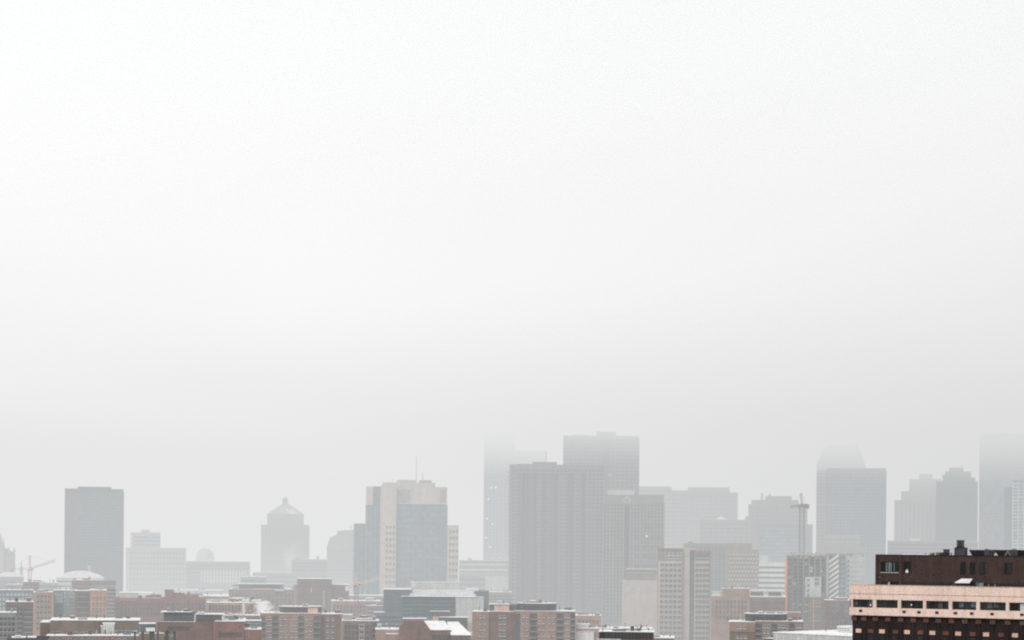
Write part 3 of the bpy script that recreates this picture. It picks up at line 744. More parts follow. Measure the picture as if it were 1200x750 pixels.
# ================================================================== MIDDLE DISTANCE
GB = 'brick and stone blocks in the middle distance'
def middle():
    # ---- left
    B = brick_block
    b = B('blue panelled block with a grid of pale windows at the left edge', -8, 39, 691.5, 1050, BLUE_GREY, 22, 0, [(-7, 38, 694, 716, 10, 4)], name='apartment_block', wkw=dict(w=1.3, h=1.5, g=GLASS_PALE, frame=GREY, sill=GREY))
    b = B('small red brick tower block behind the blue panelled block', 27, 46, 682, 1120, BRICK_RED, 16, 0, [(29, 45, 684, 692, 4, 2)], wkw=dict(w=1.0, h=1.3, frame=GREY, sill=GREY_LIGHT))
    b = B('orange brick flats with snow on the parapet beside the blue glass bay', 39.5, 62, 694, 980, BRICK_ORANGE, 20, 0, [(42, 60, 696, 740, 4, 7)], name='apartment_block', wkw=dict(w=1.0, h=1.4, frame=GREY, sill=GREY_LIGHT))
    b.unit(44, 52, 691.5, 694, y=5)
    b = B('blue glass bay block with bright window panes between brick flats', 62.5, 90, 692, 1000, BLUE_GREY, 18, 0, [(64, 73, 694, 706, 3, 3), (75, 89, 692.5, 722, 5, 7)], name='apartment_block', wkw=dict(w=1.5, h=1.6, g=GLASS_PALE, frame=GREY, sill=GREY_LIGHT))
    b = B('red brick block rising behind the blue glass bay', 84, 108, 680, 1120, BRICK_RED, 22, 0, [(86, 106, 683, 700, 5, 4)], wkw=dict(w=1.0, h=1.3, frame=GREY, sill=GREY_LIGHT))
    b.unit(98, 104, 677.5, 680, y=5)
    b = B('brown brick flats between the blue glass bay and peach flats', 88, 105.5, 692.5, 985, BRICK_BROWN, 20, 0, [(90, 104, 694, 738, 4, 7)], name='apartment_block', wkw=dict(w=1.0, h=1.4, frame=GREY, sill=GREY_LIGHT))
    b = B('peach brick flats with a thick snow cap', 105.5, 125, 692, 970, BRICK_ORANGE, 20, 0, [(107, 124, 697, 738, 4, 6)], name='apartment_block', wkw=dict(w=0.9, h=1.3, sill=PEACH_PLAIN), cap=dict(h=1.3))
    b = B('grey block with dark flat-roofed top storey behind the peach flats', 107, 135.5, 686, 1060, GREY, 22, 0, None, name='office_block')
    b.box('top_storey', GREY_DARK, 106, 136, 681, 685.9, y=2, depth=18); b.bands(GREY_LIGHT, 106, 136, 681.2, 684.5, 2, 0.25, y=2, depth=18, name='trim_band')
    b.bands(GLASS, 107, 135.5, 689, 725, 8, 0.45)
    b = B('dark grey low wall block at lower left with brick neighbour', -8, 19, 718, 830, GREY, 18, 0, [(-6, 18, 722, 748, 5, 4)], wkw=dict(w=1.1, h=1.4, frame=GREY, sill=GREY_LIGHT), name='grey_building')
    b = B('brown brick house front with pale sills below the blue panelled block', 7, 39, 705.5, 900, BRICK_BROWN, 20, 0, [(9, 20, 708, 740, 3, 6), (28, 38, 712, 742, 3, 5)], wkw=dict(w=1.0, h=1.4, frame=GREY, sill=GREY_LIGHT))
    b.balconies(21, 26, 712, 745, 6)
    # long pale-brown hall near the bottom left
    b = Building('long_hall', 'long grey-brown hall with a thin snowy roof edge and strip windows', 59, 163, 727.5, 800, 30, -1.5, 'building')
    b.box('wall', GREY_BROWN, 59, 163, 727.5); b.cap(58, 164, 727.2, h=0.5)
    b.box('end_wall', BRICK_BROWN, 47, 59, 729.5, y=2, depth=24); b.cap(47, 59, 729.5, y=2, depth=24)
    for q0, q1 in ((60, 72), (80, 93), (95, 108)): b.windows(q0, q1, 740, 744.5, 5, 1, w=0.75, h=1.2)
    b.windows(135, 158, 738.5, 743, 8, 1, w=0.9, h=1.2, g=GLASS_BLUE)
    b.box('pilaster', BRICK_BROWN, 116, 118.5, 728.5, y=-1.0, depth=0.99)
    b.clutter(62, 160, 727.2, 7, 12, hmax=1.4)
    b = Building('white_annex', 'white ribbed box annex with snow cap in front of the long hall', 121, 134, 731, 786, 8, 0, 'building')
    b.box('wall', WHITE, 121, 134, 731); b.cap(120.5, 134.5, 730.8); b.piers(GREY_LIGHT, 121.5, 133.5, 732, 750, 9, w=0.25, out=0.12, name='rib')
    b.box('left_bay', GREY_LIGHT, 118.5, 120.8, 734, y=1, depth=6); b.cap(118, 120.9, 734, y=1, depth=6)
    b = Building('snowy_low_roof', 'lowest snowy flat roof along the bottom left edge', 55, 205, 745.5, 770, 14, -1, 'building')
    b.box('wall', GREY_BROWN, 55, 205, 745.5); b.cap(54, 190, 745.3, h=0.5)
    b.windows(64, 150, 748, 753, 12, 1, w=1.1, h=1.3)
    b.clutter(60, 190, 745.3, 14, 13, hmax=1.6)
    b = Building('rooftop_shed', 'dark shed roof patched with snow at the bottom left corner', 8, 56, 747, 730, 14, 0, 'building')
    b.box('wall', GREY_DARK, 8, 56, 748); b.cap(14, 30, 747.6, y=1, depth=10, h=0.9); b.cap(33, 42, 747.4, y=1, depth=10, h=0.9)
    b.unit(44, 58, 745.5, 748, y=2, m=GREY_DARK, snow=False); b.unit(18, 24, 745.8, 748, y=3, m=BLUE_GREY)
    # dark chimneys
    for q0, q1, w, lab in ((157, 159.3, 741, 'slimmest leftmost of the dark chimneys at lower left'), (166, 168.6, 741.3, 'second dark chimney from the left at lower left'),
                      (175, 181, 740.6, 'wide dark chimney stack left of the middle of the row'), (184, 186.2, 741, 'slim dark chimney right beside the wide stack'),
                      (193.6, 197.8, 740.2, 'broad dark chimney stack right of the middle of the row'), (203.5, 205.8, 740.6, 'rightmost slim dark chimney of the row')):
        b = Building('chimney_stack', lab, q0, q1, w, 745, 1.6, 0, 'chimney', 'dark chimneys at lower left')
        a, c, zb, zt = b.span(q0, q1, w)
        b.box('shaft', GREY_DARK, q0, q1, w+0.6)
        MB().box(a-0.12, c+0.12, -0.12, 1.72, zt-0.2, zt+0.12, BLACK).obj('cap', b.t)
        n = max(1, int((c-a)/0.8))
        for i in range(n):
            x = a+(c-a)*(i+0.5)/n; MB().cyl(x, 0.8, zt+0.123, zt+0.5, 0.16, BLACK, 8).obj('flue', b.t)
    b = Building('skylight_shed', 'small white roofed shed among the dark chimneys', 164, 183, 729, 775, 10, 0, 'building')
    b.box('wall', BLUE_GREY, 164, 183, 731.5); b.cap(163, 182, 731.2, h=0.7); b.box('white_panel', WHITE, 171, 181.5, 735.5, 740, y=-0.3, depth=0.28)
    b.box('lower_ledge', GREY_BROWN, 163, 192, 742.5, y=-3, depth=2.9); b.cap(163, 192, 742.3, y=-3, depth=2.9, h=0.6)
    # long reddish school
    b = Building('red_brick_school', 'long low red brick building with snowy roofs below the pale stepped block', 134, 241, 700, 1010, 30, 0, 'building')
    b.box('wall', BRICK_RED, 134, 241, 701); b.cap(140, 160, 703.5, y=-0.4, depth=0.9, h=0.3)
    b.box('rooftop_storey', GREY_LIGHT, 141, 162, 695.2, 700.9, y=6, depth=10); b.cap(140, 178, 695, y=6, depth=16, h=1.0)
    b.box('rooftop_storey', BRICK_RED, 193, 204, 691.3, 700.9, y=4, depth=12); b.box('rooftop_storey', BRICK_RED, 204, 216, 694.5, 700.9, y=5, depth=12); b.box('rooftop_storey', BRICK_RED, 216, 233, 697.5, 700.9, y=6, depth=12)
    b.cap(167, 188, 700.9, y=1, depth=24); b.cap(204.3, 216, 694.5, y=5, depth=12, h=0.3); b.box('rooftop_storey', BRICK_RED, 176, 189, 697, 700.9, y=4, depth=8)
    b.windows(136, 240, 705, 722, 24, 3, w=0.9, h=1.3, sill=BRICK_PINK, frame=BRICK_PINK)
    b.clutter(142, 190, 700.9, 7, 14); b.clutter(205, 240, 697.3, 5, 15)
    b = B('snow-roofed brick shed right of the long red brick building', 238, 268, 699, 1030, BRICK_PINK, 30, 0, None, cap=dict(h=2.0), name='brick_building')
    b.cap(240, 268, 703, y=-4, depth=3.9); b.box('porch', WHITE, 240, 268, 703, y=-4, depth=3.9)
    # black plant rooms on the brick hall
    b = Building('brick_hall', 'reddish brick hall carrying black plant rooms under snowy roofs', 184, 292, 731, 830, 34, -2, 'building')
    b.box('wall', BRICK_BROWN, 184, 250, 729); b.box('wall', BRICK_RED, 250.2, 286, 728.5, y=-3, depth=30); b.cap(252, 287, 728.3, y=-3, depth=30, h=0.5)
    b.cap(186, 229, 728.8, y=-0.2, depth=3, h=0.3)
    p = b.box('plant_room', GREY_DARK, 192, 228, 718, 728.6, y=4, depth=14); b.cap(188, 224, 717.4, y=3, depth=16, h=0.5)
    p = b.box('plant_room', GREY_DARK, 230, 259, 720.6, 728.6, y=4, depth=14); b.cap(229, 262, 720.2, y=3.6, depth=15, h=0.6)
    b.box('duct', GREY_LIGHT, 227.6, 229.2, 720, 728.6, y=3.5, depth=1)
    for q in (232, 236): 
        b.unit(q, q+3, 717.5, 720.2, y=6, depth=2, m=GREY_LIGHT)
    b.windows(256, 284, 740, 746, 9, 1, w=0.8, h=1.4, sill=BRICK_BROWN, frame=BRICK_BROWN, y=-3)
    b.windows(196, 222, 733.5, 737, 9, 1, w=0.9, h=1.0, sill=BRICK_BROWN, frame=BRICK_BROWN)
    b.box('annex', BRICK_RED, 286.2, 306, 738, y=-2, depth=20); b.cap(286, 306, 737.8, y=-2, depth=20, h=0.6)
    b.clutter(194, 226, 717.6, 5, 16, y=5, depth=8, hmax=1.5); b.clutter(262, 286, 728.3, 4, 17, y=0); b.clutter(287, 305, 737.8, 3, 18, y=0)
    b = Building('grey_penthouse', 'small blue-grey block with snowy edges left of the tan apartment block', 287, 306, 728, 880, 14, 0, 'building')
    b.box('wall', BLUE_GREY, 287, 306, 728); b.cap(286, 306, 727.7); b.windows(289, 305, 730, 735, 4, 1, w=1.4, h=1.2)
    # pale snowy roofs
    for k, (q0, q1, w, D, m, lab) in enumerate((
        (252, 288, 726, 905, GREY_LIGHT, 'pale snowy flat roof just left of the blue-grey block'),
        (262, 306, 721.5, 940, GREY_BROWN, 'low grey-brown block with snow shelf behind the pale flat roof'),
        (242, 284, 706.5, 985, BRICK_PINK, 'pinkish brick house row left of the steaming roof'),
        (288, 316, 707, 1000, BRICK_ORANGE, 'peach brick house beside the white steam puff'),
        (261, 296, 701.5, 1060, BRICK_ORANGE, 'orange brick block with snowy step below the long canopy roof'),
        (284, 306, 704, 1030, WHITE, 'small white house between two brick houses'))):
        b = B(lab, q0, q1, w, D, m, 18, 0, [(q0+2, q1-2, w+2.5, w+9, max(3, int((q1-q0)/4)), 2)], wkw=dict(w=0.9, h=1.3, frame=m, sill=m), name='snowy_building', cap=dict(h=0.9))
        if k in (0, 1, 3): b.unit(q0+6, q0+11, w-2.2, w-0.3, y=5, depth=4, m=(GREY_LIGHT, GREY_DARK, STEEL)[k % 3])
    b = Building('canopy_hall', 'grey brick hall under a long thin dark canopy roof edged with snow', 268, 348, 690, 1130, 34, 0, 'building')
    b.box('wall', GREY_BROWN, 268, 348, 691); b.cap(269, 347, 690.8)
    b.box('upper_storey', GREY, 280, 330, 687, 690.9, y=6, depth=18)
    a, c, _, zt = b.span(271, 334, 685.4, None, 5)
    MB().prism([(a, zt-0.9), (c, zt-0.6), (c-1, zt), (a+5, zt)], 4, 28, BLUE_GREY).obj('canopy_roof', b.t)
    b.cap(279, 331, 684.6, y=5, depth=20, h=0.35)
    b.windows(270, 346, 695, 716, 16, 4, w=1.0, h=1.3, frame=BRICK_PINK, sill=BRICK_PINK)
    b.clutter(270, 346, 690.8, 7, 19)
    b.cap(322, 332, 692.5, y=-1.5, depth=1.4, h=1.2); b.box('bay', BRICK_PINK, 296, 321, 689, 690.9, y=2, depth=3)
    b = Building('brick_block', 'wide brown brick block left of the cream luffing crane', 348, 389, 678, 1130, 30, 0, 'building')
    b.box('wall', BRICK_BROWN, 348, 389, 678.5); b.cap(348, 389, 678.3, h=0.3); b.box('left_wing', BRICK_PINK, 344, 347.8, 686, y=2)
    b.box('right_wing', BRICK_BROWN, 389.2, 409, 685.5, y=3, depth=24); b.cap(389.2, 409, 685.3, y=3, depth=24, h=0.3)
    b.windows(349, 388, 681, 715, 11, 7, w=0.9, h=1.4, frame=BRICK_PINK, sill=BRICK_PINK); b.windows(390, 408, 690, 710, 5, 4, y=3, w=0.9, h=1.4, frame=BRICK_PINK, sill=BRICK_PINK)
    b.box('white_pipe', WHITE, 364.3, 365.2, 689, 694, y=-0.3, depth=0.25); b.box('white_pipe', WHITE, 379.3, 380, 692, 712, y=-0.3, depth=0.25)
    b = B('low pink brick block at the foot of the cream luffing crane', 388, 446, 704.5, 1080, BRICK_PINK, 30, 0, [(390, 444, 708, 728, 14, 4)], wkw=dict(w=1.0, h=1.3, frame=BRICK_PINK, sill=BRICK_PINK), name='brick_block')
    b.unit(397, 402, 701.5, 704.3, y=6); b.unit(428, 438, 701, 704.3, y=6, m=GREY_LIGHT)
    b = B('grey stucco block with snowy shelf between the crane and dark glass hall', 428, 452, 710, 1040, GREY, 18, 0, [(430, 450, 712, 725, 6, 3)], wkw=dict(w=1.0, h=1.2), name='grey_building')
    tower_crane('luffing_crane', 'cream luffing crane with red mast and raised jib below the beige complex', 417.8, 688, 1040, 0, CRANE_RUST, jib=(446, 677.5), counter=(407, 688), apex=(417, 671), jcol=CRANE_CREAM, mw=1.9)
    # tan apartment block A
    b = Building('apartment_block', 'tan brick apartment block with dark round-edged penthouse, left of centre', 305.5, 401, 719.5, 910, 24, 2.0, 'apartment block', 'tan brick apartment blocks')
    b.box('wall', BRICK_TAN, 305.5, 375.8, 719.5); b.box('wall', BRICK_BROWN, 376, 400.5, 720, y=1.5, depth=22)
    b.cap(305.5, 375.8, 719.4, h=0.35, m=PEACH_PLAIN, ragged=False, name='parapet'); b.cap(306.5, 375, 718.6, y=1, depth=22, h=0.5); b.cap(376, 401, 719.8, y=1.5, depth=22, h=0.5)
    b.round_box('penthouse', GREY_DARK, 328, 377.5, 711, 719, y=5, depth=12); b.box('lift_house', PEACH_PLAIN, 361, 372.5, 712.6, 719, y=3.8, depth=1.1)
    b.windows(332, 359, 714, 717.5, 9, 1, w=0.9, h=0.9, y=5, frame=GREY_DARK, sill=GREY_DARK)
    for q, w in ((344, 708.6), (350, 709.2), (357, 708)): b.vent_pipe(q, w, 711.2, y=8)
    b.clutter(307, 327, 719.2, 3, 23, hmax=1.5); b.clutter(379, 400, 720, 3, 24, hmax=1.8)
    b.unit(355, 361, 708.6, 711, y=8, depth=3)
    for q0, q1 in ((306.5, 311), (319, 326), (349.5, 356), (367.5, 374.5)): b.balconies(q0, q1, 722, 756, 5)
    for q0, q1, n in ((311.8, 318.4, 2), (327, 337, 2), (340.5, 349, 2), (357, 366.5, 2)): b.windows(q0, q1, 721, 756, n, 5, w=0.9, h=1.1)
    b.windows(381, 393, 722, 757, 2, 5, w=1.0, h=1.2, y=1.5); b.windows(377, 380, 722, 757, 1, 5, w=0.8, h=1.1, y=1.5, sill=BRICK_BROWN, frame=BRICK_BROWN)
    b.box('corner_pier', BRICK_ORANGE, 399.6, 401.2, 720, y=1.2, depth=1)
    b = Building('flat_roofed_block', 'brown block with bright snow roof edge right of the tan penthouse block', 401, 443, 727, 880, 24, 0, 'building')
    b.box('wall', GREY_BROWN, 401.5, 443, 728); b.cap(401, 444, 727.7, h=0.7); b.unit(402, 413, 720.5, 727.4, y=6, depth=6, m=GREY_LIGHT); b.unit(418, 437, 725.2, 727.4, y=8, depth=6, m=GREY_BROWN)
    b.windows(403, 442, 731, 757, 9, 4, w=1.0, h=1.2, sill=GREY_BROWN, frame=GREY_BROWN)
    b.windows(421, 427, 731, 757, 1, 4, w=2.0, h=1.6, y=-0.06)
    b.clutter(403, 442, 727.5, 5, 11)
    b.balconies(436, 442, 730, 756, 4)
    b = B('low snowy rooftop between the flat-roofed block and gabled school', 440, 470, 738, 860, BRICK_PINK, 20, 0, [(442, 466, 746, 752, 6, 1)], wkw=dict(w=1.0, h=1.2), name='snowy_building', cap=dict(h=1.0))
    b.unit(447, 459, 736.5, 738.5, y=9, depth=7, m=GREY_LIGHT); b.cap(452, 468, 743.2, y=-5, depth=4.9, h=0.7); b.box('porch', BRICK_PINK, 443, 468, 743.5, y=-5, depth=4.9)
    # glass and panel hospital centre
    b = Building('glass_hall', 'dark glass hall with snowy sloping skylight and pale panel end wall', 450, 570, 690, 1000, 50, 0, 'building')
    b.box('left_block', BLUE_GREY, 449.5, 482, 691, y=14, depth=30); b.cap(449.5, 482, 690.9, y=14, depth=30, h=0.6)
    b.box('wall', TOWER_DARK, 472, 533.8, 699.5); b.box('panel_wall', GREY_LIGHT, 534, 567, 699.5, y=-0.2)
    b.box('left_front', BLUE_GREY, 438, 471.8, 718, y=1, depth=12.9); b.cap(438, 450, 717.8, y=1, depth=12.9, h=0.4)
    b.box('right_block', BLUE_GREY, 556, 573, 693, y=12, depth=30)
    b.cap(470, 560, 699.3, y=-0.5, depth=6, h=0.5)
    # sloping skylight roof
    a, z0 = b.pt(479, 698.7, 5); c, _ = b.pt(557, 698.7, 5); a2, z1 = b.pt(484.5, 691.5, 26); c2, _ = b.pt(560, 691.5, 26)
    rf = MB().add([(a,5,z0),(c,5,z0),(c2,26,z1),(a2,26,z1),(a,5,z0-2),(c,5,z0-2),(c2,26,z0-2),(a2,26,z0-2)], [(0,1,2,3),(7,6,5,4),(0,4,5,1),(1,5,6,2),(2,6,7,3),(3,7,4,0)], GLASS_PALE).obj('skylight_roof', b.t)
    def lerp(t0, s0): return Vector((a+(c-a)*s0, 5, z0+0.05)).lerp(Vector((a2+(c2-a2)*s0, 26, z1+0.05)), t0)
    mb = MB()
    for t0 in (0.0, 0.28, 0.55, 0.8, 1.0): mb.bar(lerp(t0, 0), lerp(t0, 1), 0.55, SNOW)
    for i in range(15): mb.bar(lerp(0, i/14), lerp(1, i/14), 0.2, WHITE)
    mb.obj('skylight_bars', rf)
    b.box('upper_white_block', GREY_LIGHT, 481.5, 538, 682.5, 692, y=27, depth=14); b.cap(481.5, 538, 682.4, y=27, depth=14, h=0.3)
    b.cap(546, 561, 690.5, y=26.5, depth=10, h=1.2)
    b.bands(GLASS_BLUE, 472, 533.8, 702, 730, 6, 0.5, depth=44); b.piers(GREY_DARK, 472.5, 533.5, 700, 740, 22, w=0.35, out=0.25)
    b.bands(GLASS_BLUE, 449.5, 481, 694, 718, 5, 0.5, y=14, depth=29); b.piers(BLUE_GREY, 450, 471, 692, 718, 8, w=0.4, y=14, out=0.25)
    b.bands(GLASS, 438, 471.8, 721, 745, 5, 0.45, y=1, depth=12.5)
    b.piers(GREY, 539, 562, 700.5, 735, 4, w=0.12, y=-0.2, out=0.06, name='panel_joint')
    b = Building('entrance_pavilion', 'low dark pavilion with thin snowy roofs behind the gabled school', 473, 551, 724, 930, 12, 0, 'building')
    b.box('wall', GREY_DARK, 473, 500, 725.5, y=2); b.cap(472, 500, 725.2, y=2, h=0.5)
    b.box('wall', GREY_DARK, 516, 548, 724, y=1); b.cap(515, 548, 723.7, y=1, h=0.5)
    b.box('porch', PEACH_PLAIN, 507, 514, 723, y=0, depth=8); b.box('link', GREY, 500.2, 516, 726.5, y=3); b.vent_pipe(510, 719, 723, y=4)
    b.cap(504, 527, 716.5, y=9, depth=6, h=0.4); b.box('upper_storey', GREY_DARK, 506, 525, 716.8, 726, y=9, depth=5)
    b.box('plinth', BEIGE, 548, 556, 729.5, y=1, depth=6)
    # gabled school
    b = Building('gabled_school', 'brick gable-ended school with two bright snowy roof slopes', 467, 553, 727, 850, 26, 0, 'building')
    pts = [b.pt(q, w) for q, w in ((504.5, 738), (496, 727.8), (474.5, 727), (467.5, 736))]
    MB().prism([(pts[3][0], 0), (pts[0][0], 0)] + pts, 0, 14, BRICK_BROWN).obj('gable_wall', b.t)
    c, zc = pts[0]
    e, ze = b.pt(529, 738, 0); r, zr = b.pt(521, 727.5, 12); l, zl = b.pt(496, 727.8, 12)
    MB().box(c+0.003, e, 0.2, 14, 0, zc-0.2, BRICK_BROWN).obj('wall', b.t)
    MB().add([(c,-0.4,zc),(e,-0.4,zc),(r,12,zr),(l+0.3,12,zr),(c,-0.4,zc-0.15),(e,-0.4,zc-0.15),(r,12,zc-0.15),(l+0.3,12,zc-0.15)], [(0,1,2,3),(7,6,5,4),(0,4,5,1),(1,5,6,2),(2,6,7,3),(3,7,4,0)], SNOW).obj('roof', b.t)
    e0, z0 = b.pt(528.7, 744, -4); e1, _ = b.pt(553, 743.5, -4); r1, zr1 = b.pt(537, 728.5, 14); r0, _ = b.pt(523, 728.5, 14)
    MB().add([(e0,-4,z0),(e1,-4,z0),(r1,14,zr1),(r0+0.4,14,zr1),(e0,-4,z0-0.15),(e1,-4,z0-0.15),(r1,14,z0-0.15),(r0+0.4,14,z0-0.15)], [(0,1,2,3),(7,6,5,4),(0,4,5,1),(1,5,6,2),(2,6,7,3),(3,7,4,0)], SNOW).obj('roof', b.t)
    MB().box(e0+0.2, e1-0.3, -3.6, 13.8, 0, z0-0.17, BRICK_BROWN).obj('wall', b.t)
    b.windows(506, 528, 742, 750, 6, 1, w=1.0, h=1.6, sill=BRICK_BROWN, frame=BRICK_BROWN, y=0.2)
    b.cap(546, 553, 741.5, y=2, depth=6, h=0.5)
    # bare shrubby trees against the snowy roof
    for px, py, D, h, lab in ((541.5, 741, 838, 3.0, 'left of two bare winter trees against the school roof'), (547, 742, 838, 2.5, 'right of two bare winter trees against the school roof')):
        bare_tree(px, py, D, lab)
    # tan apartment block B
    b = Building('apartment_block', 'tan brick apartment block with long dark penthouse and peach lift house, at centre', 553.5, 674, 716.5, 890, 26, -1.0, 'apartment block', 'tan brick apartment blocks')
    b.box('wall', BRICK_TAN, 553.5, 573, 717, y=0, depth=20); b.box('wall', BRICK_BROWN, 573.2, 602.5, 717, y=1.2, depth=22); b.box('wall', BRICK_TAN, 602.7, 674, 716.5, y=-0.3, depth=24)
    b.cap(553.5, 573, 716.9, y=0, depth=20, h=0.5); b.cap(573.2, 602.5, 716.8, y=1.2, depth=22, h=0.7); b.cap(602.7, 674, 716.4, y=-0.3, depth=24, h=0.4)
    b.round_box('penthouse', GREY_DARK, 606.5, 652, 707.2, 716, y=5, depth=12); b.box('penthouse', GREY_DARK, 597, 606.3, 708.8, 716, y=6, depth=10); b.box('lift_house', PEACH_PLAIN, 579, 596.8, 708.5, 716, y=5, depth=9); b.box('penthouse', BLUE_GREY, 573.5, 578.8, 709, 716, y=6, depth=8)
    b.cap(573, 597, 708.3, y=4.5, depth=11, h=0.6); b.windows(612, 646, 710, 714.5, 11, 1, w=0.9, h=1.1, y=5, frame=GREY_DARK, sill=GREY_DARK)
    b.unit(621, 628, 704, 707, y=8, depth=3, m=GREY_LIGHT); b.unit(631, 635, 703, 707, y=8, depth=3, m=BRICK_PINK, snow=False); b.unit(583, 588, 704.5, 708, y=7, depth=3, m=GREY_LIGHT)
    for q, w in ((590, 704), (597, 705.5), (640, 705)): b.vent_pipe(q, w, 708, y=8)
    b.clutter(555, 573, 717, 3, 20, hmax=1.6); b.clutter(654, 673, 716.4, 3, 21, hmax=1.4); b.clutter(607, 651, 707.5, 5, 22, y=6, depth=8, hmax=1.4)
    b.windows(561, 570, 719, 755, 2, 5, w=0.9, h=1.1, y=0); b.windows(584, 593.5, 719, 755, 2, 5, w=1.0, h=1.2, y=1.2)
    b.box('window_column', GREY_DARK, 602.9, 609.5, 719, 756, y=-0.5, depth=0.19)
    for q0, q1 in ((621, 629), (652, 660.5), (668.5, 674)): b.balconies(q0, q1, 719, 755, 5, y=-0.3)
    for q0, q1, n in ((610.5, 620, 2), (630, 639, 2), (641, 651.5, 2), (661, 668, 2)): b.windows(q0, q1, 718.5, 755, n, 5, w=0.8, h=1.05, y=-0.3)
    # pinkish roofs right of it
    b = B('low pink brick building with thin snow edge right of the central apartment block', 674, 704, 721.5, 1000, BRICK_PINK, 20, 0, [(677, 702, 725, 731, 6, 1)], wkw=dict(w=1.0, h=1.2, frame=BRICK_PINK, sill=BRICK_PINK), name='pink_building', cap=dict(h=0.4))
    b = B('stepped snowy roof behind the black-walled penthouse', 676, 765, 737, 900, BRICK_PINK, 24, 0, [(677, 695, 743, 748, 5, 1)], name='snowy_building', cap=dict(h=0.7))
    b.box('upper_step', GREY_LIGHT, 675, 690, 732, y=4, depth=8); b.cap(675, 691, 731.8, y=4, depth=8, h=0.7); b.box('white_ledge', WHITE, 675, 696, 740.5, y=-3, depth=2.9); b.cap(675, 696, 740.3, y=-3, depth=2.9, h=0.4)
    b = Building('black_walled_block', 'black-walled roof block with snowy top and pipes at the bottom edge', 702, 766, 740, 720, 18, -1.5, 'building')
    b.box('wall', BLACK, 709, 765.5, 741); b.box('wall', BLACK, 702, 708.8, 741.8, y=1.5, depth=12)
    b.cap(701.5, 766, 740.6, h=0.45, depth=18); b.box('lower_roof', GREY_BROWN, 699, 768, 750, y=-2.5, depth=2.4); b.cap(699, 727, 749.6, y=-2.4, depth=2.2, h=0.5)
    b.piers(GREY_DARK, 711, 764, 742, 749, 14, w=0.12, out=0.1, name='rib')
    b.clutter(704, 764, 740.8, 6, 28, hmax=1.3)
    b.unit(730, 738, 736.2, 740.3, y=7, depth=2.5, m=GREY_LIGHT); b.unit(739, 743, 734, 740.2, y=7, depth=2, m=GREY_DARK, snow=False)
    x, z = b.pt(747.5, 734, 7); zb = b.pt(747.5, 740.4, 7)[1]
    MB().cyl(x, 7, zb, z, 0.14, RUST_PANEL, 8).obj('vent_pipe', b.t)
    x2, z2 = b.pt(753, 733.3, 7); MB().bar((x+0.4, 7, zb+0.8), (x2, 7, z2), 0.5, RUST_PANEL).cyl(x+0.5, 7, zb, zb+0.9, 0.22, RUST_PANEL, 8).obj('flue', b.t)
    b = B('snowy corner roof between the black-walled block and beige twin towers', 766, 790, 748, 780, GREY_BROWN, 20, 0, None, name='snowy_building', cap=dict(h=1.1))
    # ---- right: beige twin residential towers
    b = Building('twin_apartment_tower', 'beige twin apartment tower with square window grid and brown crowns', 769.5, 833.5, 642, 1120, 24, 0, 'apartment tower')
    b.box('wall', GREY_BROWN, 771, 801, 642.5); b.box('recess_wall', BLUE_GREY, 801.2, 813.5, 645, y=5, depth=18); b.box('wall', GREY_BROWN, 813.7, 833, 645.5, y=0.5)
    b.box('facade', CREAM, 771.5, 799, 657.5, None, y=-0.35, depth=0.34); b.box('facade', CREAM, 814, 831.5, 657.5, None, y=0.1, depth=0.38)
    b.box('lift_tower', BEIGE, 800.5, 808.5, 641.5, y=2, depth=2.9); b.cap(808, 814, 643, y=2, depth=4, h=0.7)
    b.box('side_bay', CREAM, 769.3, 771.3, 674, y=0.5, depth=10)
    b.windows(773, 798.5, 659, 757, 5, 16, w=1.9, h=1.75, frame=CREAM, sill=CREAM, y=-0.35)
    b.windows(814.5, 831, 659, 757, 4, 16, w=1.7, h=1.75, frame=CREAM, sill=CREAM, y=0.1)
    b.windows(779, 799, 647, 655, 4, 2, w=1.8, h=1.6, y=0); b.windows(815, 831, 648.5, 655, 4, 1, w=1.5, h=1.8, y=0.5, frame=BRICK_RED)
    b.box('crown', BRICK_RED, 771, 800, 642.6, 645, y=-0.5, depth=0.49); b.box('crown', BRICK_RED, 813.6, 833.3, 645.5, 648, y=0, depth=0.49)
    b.bands(GLASS_BLUE, 803, 813, 650, 757, 18, 0.6, y=4.9, depth=1); b.box('glass_panel', GLASS_PALE, 802.5, 805.5, 706, 722, y=4.5, depth=0.2); b.box('glass_panel', GLASS_PALE, 804, 808, 716, 724, y=4.4, depth=0.08)
    b.bands(GREY, 771.5, 799, 659, 757, 16, 0.06, y=-0.45, depth=0.09, name='floor_line', proud=0.02)
    # hatched block behind
    b = Building('hatched_block', 'grey-brown block with fine diagonal-stepped balconies behind the beige twin towers', 801, 890, 637, 1270, 30, 0, 'apartment block')
    b.box('wall', TOWER_WARM, 801, 850.5, 636.5, y=1); b.box('wall', GREY_BROWN, 851, 889.5, 644); b.box('rooftop_storey', GREY_BROWN, 850.5, 881, 636.5, 644, y=2, depth=14)
    a, c, zb, zt = b.span(854, 888.5, 646, 700)
    st = (zt-zb)/11; n = 9; wd = (c-a)/n
    me = MB().box(0, wd*0.5, -0.9, -0.02, 0, 1.3, CREAM).box(wd*0.06, wd*0.45, -0.2, -0.03, 1.35, st*0.8, GLASS).mesh('balcony')
    for j in range(11):
        for i in range(n): link('balcony', me, b.t, (a + wd*i + wd*0.45*(j % 2), 0, zb+st*j))
    b.bands(GLASS, 801, 850, 640, 700, 18, 0.45, y=1); b.piers(TOWER_WARM, 802, 850, 638, 700, 12, w=1.0, y=1)
    b.unit(806, 812, 634.5, 636.3, y=6, m=TOWER_WARM)
    # white banded office
    b = Building('banded_office', 'white office block with five horizontal window bands and a pale roof box', 889, 919, 655, 1330, 24, 0, 'building')
